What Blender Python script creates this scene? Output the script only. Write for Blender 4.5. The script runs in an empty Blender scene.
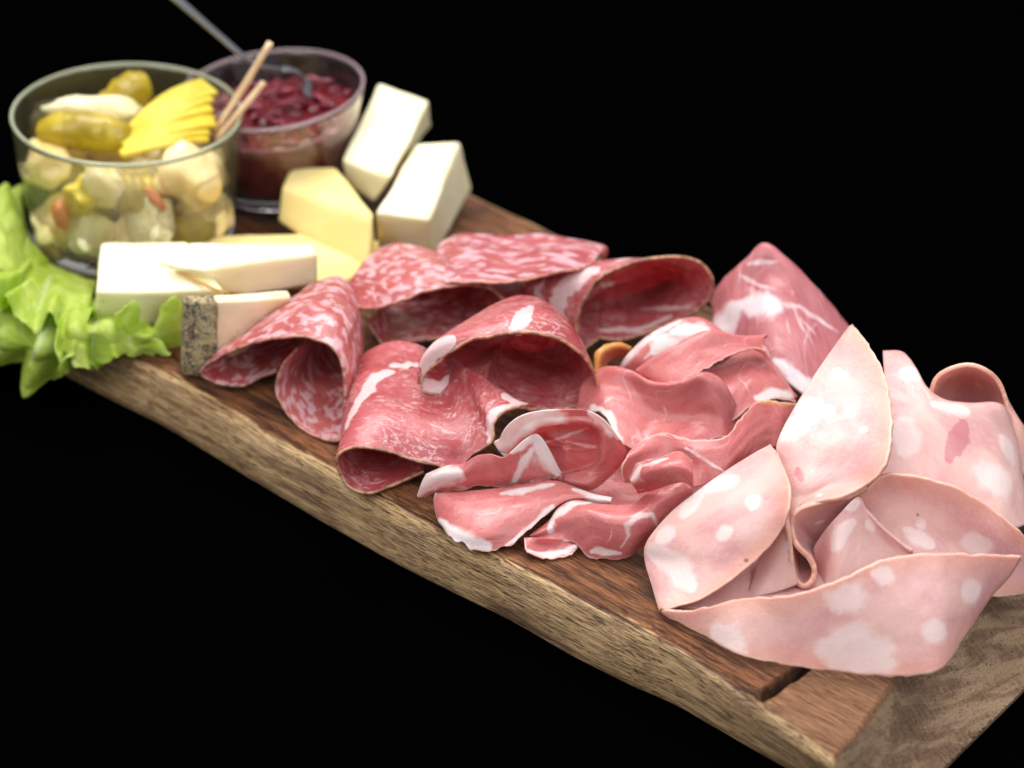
import bpy, bmesh, math, random
import numpy as np
from mathutils import Vector, Matrix, noise
random.seed(7)
rng = np.random.RandomState(7)
scene = bpy.context.scene
COL = scene.collection

# ------------------------------------------------------------------ camera
F_PX, PITCH, ROLL, CAM_H = 2400.0, math.radians(32.5), math.radians(3.0), 0.434
fw = np.array([0, math.cos(PITCH), -math.sin(PITCH)])
rt0 = np.array([1.0, 0, 0]); up0 = np.cross(rt0, fw)
RT = math.cos(ROLL)*rt0 + math.sin(ROLL)*up0
UP = -math.sin(ROLL)*rt0 + math.cos(ROLL)*up0
CP = np.array([0, 0, CAM_H])
cam_d = bpy.data.cameras.new('camera'); cam = bpy.data.objects.new('camera', cam_d); COL.objects.link(cam)
m = Matrix.Identity(4)
for i in range(3):
    m[i][0], m[i][1], m[i][2], m[i][3] = RT[i], UP[i], -fw[i], CP[i]
cam.matrix_world = m
cam_d.sensor_width = 36.0; cam_d.lens = F_PX/1024*36.0
cam_d.clip_start = 0.01; cam_d.clip_end = 20
cam_d.dof.use_dof = True; cam_d.dof.focus_distance = 0.724; cam_d.dof.aperture_fstop = 7.8
scene.camera = cam

# ------------------------------------------------------------------ world, lamps, exposure
w = bpy.data.worlds.new("World"); scene.world = w; w.use_nodes = True
w.node_tree.nodes['Background'].inputs[0].default_value = (.95, .97, 1, 1)
w.node_tree.nodes['Background'].inputs[1].default_value = .36
scene.view_settings.view_transform = 'Standard'; scene.view_settings.look = 'None'
scene.view_settings.exposure = 0.08; scene.view_settings.gamma = 1.0

def area(name, loc, target, sx, sy, power, col=(1, 1, 1)):
    d = bpy.data.lights.new(name, 'AREA'); d.shape = 'RECTANGLE'; d.size = sx; d.size_y = sy
    d.energy = power; d.color = col
    o = bpy.data.objects.new(name, d); COL.objects.link(o); o.location = loc
    o.rotation_euler = (Vector(target)-Vector(loc)).to_track_quat('-Z', 'Y').to_euler()
    return o
area('overhead_softbox', (-0.15, 1.05, 0.95), (0, 0.68, 0), 0.8, 0.6, 12.8, (1.0, 0.985, 0.96))
area('front_softbox', (0.40, 0.05, 0.95), (0, 0.68, 0), 0.8, 0.8, 6.8, (0.95, 0.97, 1.0))
area('side_softbox', (-0.65, 0.15, 0.75), (0, 0.7, 0), 0.6, 0.6, 4.5, (1.0, 0.99, 0.97))

def P(px, py, h=0.0):
    """point of the place seen at a picture position and standing h millimetres above the board"""
    d = fw*F_PX + RT*(px-512) + UP*(384-py)
    t = (h/1000.0-CAM_H)/d[2]
    return CP+d*t

def proj(v):
    d = v-CP
    z = d@fw
    return np.stack([512+F_PX*(d@RT)/z, 384-F_PX*(d@UP)/z, z], -1)

# ------------------------------------------------------------------ node helpers
def mat(name):
    M = bpy.data.materials.new(name); M.use_nodes = True
    nt = M.node_tree; b = nt.nodes['Principled BSDF']
    return M, nt, b
class N:
    def __init__(s, nt): s.nt = nt
    def new(s, t, **k):
        n = s.nt.nodes.new(t)
        for a, b in k.items(): setattr(n, a, b)
        return n
    def link(s, a, b): s.nt.links.new(a, b)
    def attr(s, name): return s.new('ShaderNodeAttribute', attribute_name=name).outputs['Fac']
    def uv(s, scale=(1, 1, 1), rot=0, loc=(0, 0, 0)):
        u = s.new('ShaderNodeAttribute', attribute_name='flat').outputs['Vector']
        return s.map(u, scale, rot, loc)
    def obj(s, scale=(1, 1, 1), rot=0, loc=(0, 0, 0)):
        return s.map(s.new('ShaderNodeTexCoord').outputs['Object'], scale, rot, loc)
    def map(s, v, scale=(1, 1, 1), rot=0, loc=(0, 0, 0)):
        mp = s.new('ShaderNodeMapping'); mp.inputs['Scale'].default_value = scale
        mp.inputs['Rotation'].default_value = (0, 0, rot); mp.inputs['Location'].default_value = loc
        s.link(v, mp.inputs['Vector']); return mp.outputs[0]
    def noise(s, v, scale, detail=3, rough=.55, dist=0):
        n = s.new('ShaderNodeTexNoise'); s.link(v, n.inputs['Vector'])
        n.inputs['Scale'].default_value = scale; n.inputs['Detail'].default_value = detail
        n.inputs['Roughness'].default_value = rough; n.inputs['Distortion'].default_value = dist
        return n.outputs['Fac']
    def noisec(s, v, scale, detail=2):
        n = s.new('ShaderNodeTexNoise'); s.link(v, n.inputs['Vector'])
        n.inputs['Scale'].default_value = scale; n.inputs['Detail'].default_value = detail
        return n.outputs['Color']
    def vor(s, v, scale, feature='F1', out='Distance', rnd=1):
        n = s.new('ShaderNodeTexVoronoi', feature=feature); s.link(v, n.inputs['Vector'])
        n.inputs['Scale'].default_value = scale; n.inputs['Randomness'].default_value = rnd
        return n.outputs[out]
    def wave(s, v, scale, dist=2, detail=2, dscale=1):
        n = s.new('ShaderNodeTexWave'); s.link(v, n.inputs['Vector'])
        n.inputs['Scale'].default_value = scale; n.inputs['Distortion'].default_value = dist
        n.inputs['Detail'].default_value = detail; n.inputs['Detail Scale'].default_value = dscale
        return n.outputs['Fac']
    def math(s, op, a, b=0.0, clamp=False):
        n = s.new('ShaderNodeMath', operation=op, use_clamp=clamp)
        for i, x in enumerate((a, b)):
            if isinstance(x, (int, float)): n.inputs[i].default_value = x
            else: s.link(x, n.inputs[i])
        return n.outputs[0]
    def ramp(s, f, lo, hi, a=0.0, b=1.0):
        n = s.new('ShaderNodeMapRange', interpolation_type='SMOOTHSTEP')
        s.link(f, n.inputs[0]); n.inputs[1].default_value = lo; n.inputs[2].default_value = hi
        n.inputs[3].default_value = a; n.inputs[4].default_value = b
        return n.outputs[0]
    def mix(s, f, a, b, mode='MIX'):
        n = s.new('ShaderNodeMix', data_type='RGBA', blend_type=mode)
        if isinstance(f, (int, float)): n.inputs[0].default_value = f
        else: s.link(f, n.inputs[0])
        for i, x in ((6, a), (7, b)):
            if isinstance(x, tuple): n.inputs[i].default_value = (*x, 1) if len(x) == 3 else x
            else: s.link(x, n.inputs[i])
        return n.outputs[2]
    def warp(s, v, scale, amt):
        c = s.noisec(v, scale)
        sub = s.new('ShaderNodeVectorMath', operation='SUBTRACT'); s.link(c, sub.inputs[0]); sub.inputs[1].default_value = (.5, .5, .5)
        sc = s.new('ShaderNodeVectorMath', operation='SCALE'); s.link(sub.outputs[0], sc.inputs[0]); sc.inputs['Scale'].default_value = amt
        ad = s.new('ShaderNodeVectorMath', operation='ADD'); s.link(v, ad.inputs[0]); s.link(sc.outputs[0], ad.inputs[1])
        return ad.outputs[0]
    def bump(s, h, dist, strength=1.0):
        n = s.new('ShaderNodeBump'); s.link(h, n.inputs['Height']); n.inputs['Distance'].default_value = dist
        n.inputs['Strength'].default_value = strength; return n.outputs[0]

def meat(name, base, dark, fatc, rimc, sss=.35, rough=.38, kind='prosciutto', rimw=.9, seed=0.0, stretch=(1, 1, 1)):
    """base/dark: lean colours, fatc: fat colour, rimc: rind colour. 'flat' = millimetres on the unfolded slice / 10"""
    M, nt, b = mat(name); n = N(nt)
    uv = n.uv(scale=stretch, loc=(seed, seed*.7, seed*.3)); fat = n.attr('fat'); rim = n.attr('rim')
    big = n.noise(uv, .55, 3); fine = n.noise(uv, 3.2, 4)
    col = n.mix(n.ramp(big, .35, .68), base, dark)
    fiber = n.noise(n.map(uv, (1.0, 7, 1), .5), 1.6, 4, .6)
    wp = n.warp(uv, 1.2, .9)
    fb = n.math('ADD', fat, n.math('MULTIPLY', n.math('MULTIPLY', n.math('SUBTRACT', n.noise(uv, 1.3, 4, .6), .5), 1.1 if kind == 'mortadella' else .9), n.ramp(fat, 0, .35)))
    hgt = fine
    if kind == 'prosciutto':
        col = n.mix(n.ramp(fiber, .45, .75, 0, .15), col, tuple(min(1, c*1.35+.05) for c in base))
        vr = n.math('ABSOLUTE', n.math('SUBTRACT', n.noise(n.warp(uv, .5, 1.2), .45, 2, .4), .5))
        vm = n.math('MULTIPLY', n.ramp(vr, 0.0, .012, 1, 0), n.ramp(n.noise(n.map(uv, loc=(4, 9, 2)), .7, 2), .5, .66))
        col = n.mix(n.math('MULTIPLY', vm, .35), col, fatc)
        col = n.mix(n.ramp(n.attr('pink'), .3, .9), col, (.60, .28, .07))
        fm = n.ramp(fb, .25, .95)
    elif kind == 'salami':
        wp2 = n.warp(uv, 1.6, .45); cells = n.vor(wp2, 2.9, 'SMOOTH_F1'); nz = n.noise(wp2, 3.2, 3, .5)
        spots = n.math('SUBTRACT', n.math('ADD', n.math('MULTIPLY', nz, 1.5), .05), cells)
        sp = n.ramp(spots, .30, .56)
        col = n.mix(n.math('MULTIPLY', sp, .68), col, fatc)
        small = n.ramp(n.noise(wp, 5.5, 2), .62, .72)
        col = n.mix(n.math('MULTIPLY', small, .3), col, fatc)
        hgt = n.math('ADD', n.math('MULTIPLY', sp, .35), fine)
        fm = n.ramp(fb, .5, .65)
    elif kind == 'coppa':
        v1 = n.noise(n.warp(n.map(uv, (1.0, 2.0, 1), .8), .9, 1.6), 2.2, 4, .62)
        ridge = n.math('ABSOLUTE', n.math('SUBTRACT', v1, .5))
        vm = n.math('MULTIPLY', n.ramp(ridge, 0.0, .03, 1, 0), n.ramp(n.noise(uv, .9, 3), .44, .6))
        col = n.mix(n.math('MULTIPLY', vm, .75), col, fatc)
        blot = n.ramp(n.noise(n.map(uv, (1, 2.5, 1), .8), 2.6, 3, .5), .6, .7)
        col = n.mix(n.math('MULTIPLY', blot, .4), col, fatc)
        fm = n.ramp(fb, .42, .6)
    else:  # mortadella
        col = n.mix(n.ramp(n.noise(wp, .7, 3), .5, .72, 0, .3), col, (.78, .56, .53))
        col = n.mix(n.ramp(rim, 0, 9, .55, 0), col, (.80, .36, .25))
        pinkp = n.ramp(n.noise(n.map(uv, (1, 1, 1), 0, (7, 3, 1)), .9, 5, .65), .62, .72)
        col = n.mix(n.math('MULTIPLY', pinkp, .5), col, dark)
        speck = n.ramp(n.vor(uv, 6.5), .04, .11, 1, 0)
        sel = n.ramp(n.noise(uv, 4.5, 1), .50, .58)
        hgt = n.math('SUBTRACT', fine, n.math('MULTIPLY', n.ramp(n.vor(uv, 11), .02, .16, 1, 0), .8))
        col = n.mix(n.math('MULTIPLY', n.math('MULTIPLY', speck, sel), .55), col, (.36, .17, .12))
        col = n.mix(n.ramp(n.noise(uv, 9, 2), .4, .7, 0, .18), col, (.80, .54, .50))
        fm = n.ramp(fb, .22, .80)
        pk = n.ramp(n.math('ADD', n.attr('pink'), n.math('MULTIPLY', n.math('SUBTRACT', n.noise(uv, 3, 4), .5), .9)), .4, .7)
        col = n.mix(n.math('MULTIPLY', pk, .6), col, (.52, .13, .17))
    col = n.mix(n.math('MULTIPLY', fm, .62 if kind == 'mortadella' else .85), col, fatc)
    rr = n.math('SUBTRACT', rim, n.math('MULTIPLY', n.math('SUBTRACT', n.noise(uv, 4, 3), .5), rimw*1.2))
    rm = n.ramp(rr, rimw*.35, rimw, 1, 0)
    rcol = n.mix(n.ramp(n.noise(uv, 5, 2), .45, .6), rimc, tuple(c*.45 for c in rimc)) if kind in ('salami', 'coppa') else rimc
    col = n.mix(n.math('MULTIPLY', rm, .6 if kind == 'prosciutto' and rimw < 2 else .85), col, rcol)
    col = n.mix(n.ramp(n.attr('hole'), .3, .8), col, (.10, .05, .02))
    n.link(col, b.inputs['Base Color'])
    n.link(n.ramp(n.noise(uv, 1.8, 3), .35, .7, rough-.12, rough+.10), b.inputs['Roughness'])
    b.inputs['Subsurface Weight'].default_value = sss
    b.inputs['Subsurface Radius'].default_value = (1.0, .42, .33)
    b.inputs['Subsurface Scale'].default_value = {'prosciutto': .0022, 'mortadella': .003}.get(kind, .0034)
    b.inputs['Specular IOR Level'].default_value = .5
    n.link(n.bump(n.math('ADD', n.math('ADD', hgt, n.math('MULTIPLY', n.noise(uv, 13, 3, .6), .55)), n.math('MULTIPLY', fiber, 0 if kind == 'mortadella' else .2)), .00035, .45 if kind == 'mortadella' else .6), b.inputs['Normal'])
    return M

MAT = {}
MAT['prosciutto'] = meat('cured_ham', (.57, .175, .17), (.48, .12, .12), (.89, .71, .70), (.84, .52, .47), .7, .33, 'prosciutto', .7)
MAT['salami'] = meat('salami_meat', (.48, .12, .115), (.38, .065, .065), (.76, .49, .53), (.58, .30, .22), .6, .36, 'salami', .8, 3.1)
MAT['salami_long'] = meat('streaky_salami_meat', (.48, .11, .115), (.38, .065, .068), (.76, .49, .54), (.58, .30, .22), .6, .36, 'salami', .8, 6.1, (.6, 1.1, 1))
MAT['coppa'] = meat('neck_meat', (.48, .105, .115), (.38, .063, .068), (.84, .58, .58), (.58, .36, .22), .6, .34, 'coppa', .9, 5.3)
MAT['dried'] = meat('dried_ham', (.58, .20, .12), (.50, .14, .07), (.86, .60, .40), (.70, .34, .07), .35, .34, 'prosciutto', 3.2, 2.2)
MAT['neck_pale'] = meat('pale_neck_meat', (.52, .175, .19), (.42, .115, .13), (.86, .70, .72), (.75, .42, .38), .55, .34, 'prosciutto', .8, 9.1)
MAT['mortadella'] = meat('mortadella_meat', (.75, .455, .415), (.62, .31, .31), (.87, .72, .70), (.86, .48, .38), .55, .40, 'mortadella', 1.0, 1.7)

def wood(name, cols, side=False):
    M, nt, b = mat(name); n = N(nt)
    o = n.new('ShaderNodeAttribute', attribute_name='grain').outputs['Vector']   # mm/10 along, across, depth
    edge = n.attr('edge'); endm = n.attr('endgrain')
    g1 = n.noise(n.map(o, (.35, 3.2, 3.2)), 1.3, 6, .6, .6)
    g2 = n.noise(n.map(o, (.8, 14, 14)), 1.6, 4, .6, .2)
    g3 = n.noise(n.map(o, (.12, .9, .9)), 1.1, 3, .5, .5)
    g4 = n.noise(n.map(o, (.55, 9, 9)), 2.2, 4, .65, .15)
    pores = n.ramp(n.noise(n.map(o, (1.3, 13, 13)), 1.4, 2, .5), .58, .66)
    top = n.mix(n.ramp(g1, .36, .66), (.06, .018, .008), (.32, .115, .042))
    top = n.mix(n.ramp(g2, .45, .7, 0, .7), top, (.44, .19, .075))
    top = n.mix(n.ramp(g3, .50, .66, 0, .75), top, (.03, .010, .006))
    top = n.mix(n.math('MULTIPLY', pores, .5), top, (.02, .008, .005))
    sd = n.mix(n.ramp(g1, .33, .66), (.28, .135, .052), (.80, .51, .24))
    sd = n.mix(n.ramp(g2, .40, .68, 0, .65), sd, (.80, .56, .31))
    sd = n.mix(n.ramp(g3, .55, .68, 0, .75), sd, (.19, .095, .048))
    sd = n.mix(n.math('MULTIPLY', pores, .8), sd, (.05, .025, .012))
    sd = n.mix(n.ramp(g4, .52, .66, 0, .65), sd, (.12, .062, .03)); top = n.mix(n.ramp(g4, .52, .68, 0, .6), top, (.035, .012, .007))
    em = n.ramp(n.math('ADD', edge, n.math('MULTIPLY', n.math('SUBTRACT', g1, .5), .9)), .40, .62)
    col = n.mix(em, top, sd)
    # end grain: growth rings crossing the rays
    ro = n.warp(n.map(o, (1, 1, 1), .22), .35, .6)
    rings = n.noise(n.map(ro, (1.6, .10, 1), -.35), 1.4, 4, .6, .3)
    rays = n.wave(n.map(o, (1, 1, 1), 1.75), 4.2, 2.2, 2, 2)
    pr = n.ramp(n.vor(n.map(o, (3.0, 1.1, 1), .25), 3.6), .10, .30, 1, 0)
    eg = n.mix(n.ramp(rings, .40, .60), (.19, .105, .058), (.46, .30, .18))
    eg = n.mix(n.ramp(n.noise(n.map(o, (1.2, 12, 1), 1.75), 1.5, 3), .4, .7, 0, .5), eg, (.48, .33, .21))
    eg = n.mix(n.math('MULTIPLY', rays, .3), eg, (.12, .065, .035))
    eg = n.mix(n.math('MULTIPLY', pr, .6), eg, (.05, .025, .014))
    mask = n.ramp(n.math('ADD', endm, n.math('MULTIPLY', n.math('SUBTRACT', n.noise(o, 1.2, 3), .5), .5)), .42, .58)
    orange = n.mix(n.ramp(g2, .35, .7), (.16, .062, .028), (.46, .235, .115))
    strip = n.attr('strip')
    col = n.mix(strip, col, orange)
    col = n.mix(mask, col, eg)
    crack = n.attr('crack')
    col = n.mix(crack, col, (.015, .008, .005))
    n.link(col, b.inputs['Base Color'])
    n.link(n.ramp(g2, .3, .7, .3, .52), b.inputs['Roughness'])
    b.inputs['Specular IOR Level'].default_value = .35
    h = n.math('ADD', n.math('ADD', g2, n.math('MULTIPLY', g1, 1.2)), n.math('MULTIPLY', pores, -.5))
    h = n.math('ADD', h, n.math('MULTIPLY', g4, -1.0))
    n.link(n.bump(h, .0014, .8), b.inputs['Normal'])
    return M
MAT['wood'] = wood('oiled_oak', None)

def simple(name, col, rough=.4, sss=0, rad=(1, .8, .5), scale=.004, bumpd=0, bscale=200, col2=None, nscale=60, spec=.5):
    M, nt, b = mat(name); n = N(nt)
    o = n.obj()
    if col2:
        n.link(n.mix(n.ramp(n.noise(o, nscale, 4), .38, .64), col, col2), b.inputs['Base Color'])
    else: b.inputs['Base Color'].default_value = (*col, 1)
    if 'cheese' in name:
        sp = n.math('MULTIPLY', n.ramp(n.vor(o, 260), .06, .12, 1, 0), n.ramp(n.noise(o, 90, 1), .60, .64))
        cc = n.mix(n.ramp(n.noise(o, nscale, 4), .38, .64), col, col2)
        cc = n.mix(n.ramp(n.noise(o, 22, 2), .4, .7, 0, .3), cc, tuple(c*.86 for c in col2))
        n.link(n.mix(n.math('MULTIPLY', sp, .8), cc, (.16, .11, .05)), b.inputs['Base Color'])
    b.inputs['Roughness'].default_value = rough
    b.inputs['Specular IOR Level'].default_value = spec
    if sss:
        b.inputs['Subsurface Weight'].default_value = sss; b.inputs['Subsurface Radius'].default_value = rad
        b.inputs['Subsurface Scale'].default_value = scale
    if bumpd: n.link(n.bump(n.noise(o, bscale, 4), bumpd, .6), b.inputs['Normal'])
    return M
MAT['cheese'] = simple('cheese_paste', (.93, .87, .62), .5, .3, bumpd=.0006, bscale=160, col2=(.91, .81, .50), nscale=40, spec=.3)
MAT['cheese_yellow'] = simple('yellow_cheese_paste', (.86, .70, .30), .5, .3, bumpd=.0006, bscale=160, col2=(.82, .63, .23), nscale=40, spec=.3)
MAT['cheese_pale'] = simple('pale_cheese_paste', (.91, .83, .58), .5, .25, bumpd=.0008, bscale=160, col2=(.85, .70, .42), nscale=50, spec=.3)
def rind():
    M, nt, b = mat('flowery_rind'); n = N(nt); o = n.obj()
    v = n.warp(o, 200, .012)
    a = n.ramp(n.noise(n.map(v, (1, 1, .4)), 440, 4, .6), .50, .58)
    c = n.mix(n.ramp(n.noise(o, 130, 4), .4, .6), (.50, .40, .20), (.36, .25, .11))
    c = n.mix(n.math('MULTIPLY', a, .9), c, (.075, .062, .05))
    c = n.mix(n.ramp(n.noise(v, 700, 2), .56, .66), c, (.55, .52, .42))
    n.link(c, b.inputs['Base Color']); b.inputs['Roughness'].default_value = .75
    n.link(n.bump(n.noise(v, 260, 5, .7), .002, .8), b.inputs['Normal'])
    return M
MAT['rind'] = rind()
MAT['crust'] = simple('golden_rind', (.55, .30, .06), .6)
def glass(name, col=(1, 1, 1), rough=0.0, haze_tint=(.62, .58, .34), haze_mix=.035):
    M, nt, b = mat(name)
    b.inputs['Base Color'].default_value = (*col, 1); b.inputs['Transmission Weight'].default_value = 1
    b.inputs['Roughness'].default_value = rough; b.inputs['IOR'].default_value = 1.48
    n = N(nt); d = n.new('ShaderNodeBsdfDiffuse'); d.inputs[0].default_value = (*haze_tint, 1)
    ms = n.new('ShaderNodeMixShader'); ms.inputs[0].default_value = haze_mix  # diffuse share painted in as haze of white reflections, tinted like brine
    n.link(b.outputs[0], ms.inputs[1]); n.link(d.outputs[0], ms.inputs[2]); n.link(ms.outputs[0], nt.nodes['Material Output'].inputs[0])
    return M
MAT['glass'] = glass('clear_glass', (1, .995, .97))
MAT['glass_rose'] = glass('rosy_glass', (.99, .93, .94), haze_tint=(.6, .4, .42), haze_mix=.018)
MAT['rim_glass'] = glass('rounded_glass_rim', (.95, 1, .93), .25, (.8, .82, .58), .32)  # larger diffuse share paints brightness into the glass rim
MAT['rim_rose'] = glass('rounded_rosy_rim', (1, .93, .94), .25, (.7, .5, .52), .3)  # same painted brightness for the bowl rim, in pink
def leafm():
    M, nt, b = mat('lettuce_green'); n = N(nt); uv = n.uv()
    rib = n.attr('fat')
    c = n.mix(n.ramp(n.noise(uv, .6, 4), .35, .68), (.44, .63, .05), (.66, .80, .17))
    c = n.mix(n.ramp(n.vor(n.warp(uv, 1, .8), .9, 'DISTANCE_TO_EDGE'), 0, .07, .4, 0), c, (.58, .74, .24))
    c = n.mix(n.ramp(rib, .2, .9), c, (.62, .76, .30))
    n.link(c, b.inputs['Base Color']); b.inputs['Roughness'].default_value = .5; b.inputs['Specular IOR Level'].default_value = .3
    b.inputs['Subsurface Weight'].default_value = .3; b.inputs['Subsurface Radius'].default_value = (.6, 1, .2)
    b.inputs['Subsurface Scale'].default_value = .005
    n.link(n.bump(n.noise(uv, 2.2, 5), .0016, .7), b.inputs['Normal'])
    # light passing through the thin leaf
    tr = n.new('ShaderNodeBsdfTranslucent'); n.link(c, tr.inputs[0])
    ms = n.new('ShaderNodeMixShader'); ms.inputs[0].default_value = .35
    out = nt.nodes['Material Output']
    n.link(b.outputs[0], ms.inputs[1]); n.link(tr.outputs[0], ms.inputs[2]); n.link(ms.outputs[0], out.inputs[0])
    return M
MAT['leaf'] = leafm()
MAT['gherkin'] = simple('gherkin_skin', (.33, .23, .008), .25, .3, (1, .8, .2), .005, .0012, 260, (.50, .37, .02), 90)
MAT['gherkin_cut'] = simple('gherkin_flesh', (.78, .62, .08), .3, .4, (1, .8, .2), .005, .0008, 260, (.66, .48, .03), 60)
MAT['onion'] = simple('pickled_onion', (.88, .74, .42), .25, .4, (1, .9, .6), .006, .0006, 160, (.82, .60, .20), 60)
MAT['cauli'] = simple('pickled_cauliflower', (.88, .80, .50), .4, .4, (1, .9, .6), .005, .003, 330, (.82, .70, .34), 90)
MAT['carrot'] = simple('pickled_carrot', (.62, .17, .05), .3, .3)
MAT['pick'] = simple('pale_wood_pick', (.85, .62, .38), .6, 0, bumpd=.0004, bscale=500, col2=(.75, .50, .28), nscale=200)
def jamm():
    M, nt, b = mat('onion_jam'); n = N(nt); o = n.obj()
    v = n.noise(n.warp(o, 90, .02), 150, 4)
    n.link(n.mix(n.ramp(v, .4, .65), (.09, .002, .004), (.15, .006, .010)), b.inputs['Base Color'])
    b.inputs['Roughness'].default_value = .12; b.inputs['Subsurface Weight'].default_value = .3
    b.inputs['Subsurface Radius'].default_value = (1, .15, .15); b.inputs['Subsurface Scale'].default_value = .006
    n.link(n.bump(v, .0015, .6), b.inputs['Normal'])
    return M
MAT['jam'] = jamm()
MAT['steel'] = simple('brushed_steel', (.32, .33, .36), .28); MAT['steel'].node_tree.nodes['Principled BSDF'].inputs['Metallic'].default_value = .85
def black():
    M, nt, b = mat('black_cloth'); b.inputs['Base Color'].default_value = (0.0004, .0004, .0004, 1)
    b.inputs['Roughness'].default_value = 1; b.inputs['Specular IOR Level'].default_value = 0
    return M
MAT['black'] = black()

# ------------------------------------------------------------------ object helpers
def link(name, me, m_, parent=None):
    o = bpy.data.objects.new(name, me); COL.objects.link(o)
    if m_ is not None:
        for x in (m_ if isinstance(m_, list) else [m_]): me.materials.append(x)
    if parent is not None: o.parent = parent
    return o
def tag(o, label=None, cat=None, group=None, kind=None):
    if label: o['label'] = label
    if cat: o['category'] = cat
    if group: o['group'] = group
    if kind: o['kind'] = kind
    return o
def recentre(o, org=None):
    """move the origin to the object's base"""
    me = o.data; vs = np.empty(len(me.vertices)*3); me.vertices.foreach_get('co', vs); vs = vs.reshape(-1, 3)
    if org is None: org = np.array([vs[:, 0].mean(), vs[:, 1].mean(), vs[:, 2].min()])
    vs -= org; me.vertices.foreach_set('co', vs.ravel()); o.location = org
    return o
def empty(name, loc):
    o = bpy.data.objects.new(name, None); COL.objects.link(o); o.location = loc; o.empty_display_size = .01; return o
def adopt(o, root):
    """parent a mesh built in world coordinates to an empty, keeping its place"""
    me = o.data; off = np.array(root.location)
    vs = np.empty(len(me.vertices)*3); me.vertices.foreach_get('co', vs); vs = vs.reshape(-1, 3)-off
    me.vertices.foreach_set('co', vs.ravel()); o.parent = root; return o

def cr(pts, t):
    """Catmull-Rom through pts at parameters t in 0..n-1"""
    pts = np.asarray(pts, float); n = len(pts)
    if n == 2:
        return pts[0]+(pts[1]-pts[0])*t[:, None]
    ext = np.vstack([2*pts[0]-pts[1], pts, 2*pts[-1]-pts[-2]])
    i = np.clip(np.floor(t).astype(int), 0, n-2); f = (t-i)[:, None]
    p0, p1, p2, p3 = ext[i], ext[i+1], ext[i+2], ext[i+3]
    return .5*((2*p1)+(-p0+p2)*f+(2*p0-5*p1+4*p2-p3)*f**2+(-p0+3*p1-3*p2+p3)*f**3)

def vnoise(co, scale, seed=0):
    return np.array([noise.noise(Vector((c[0]*scale+seed, c[1]*scale, c[2]*scale))) for c in co])

def grid_mesh(name, G, attrs):
    R, C = G.shape[:2]
    me = bpy.data.meshes.new(name)
    idx = np.arange(R*C).reshape(R, C)
    f = np.stack([idx[:-1, :-1], idx[:-1, 1:], idx[1:, 1:], idx[1:, :-1]], -1).reshape(-1, 4)
    me.from_pydata(G.reshape(-1, 3).tolist(), [], f.tolist())
    for k, v in attrs.items():
        if v.ndim == 3:
            a = me.attributes.new(k, 'FLOAT_VECTOR', 'POINT'); a.data.foreach_set('vector', v.reshape(-1).astype(float))
        else:
            a = me.attributes.new(k, 'FLOAT', 'POINT'); a.data.foreach_set('value', v.reshape(-1).astype(float))
    me.polygons.foreach_set('use_smooth', [True]*len(f))
    return me

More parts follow.
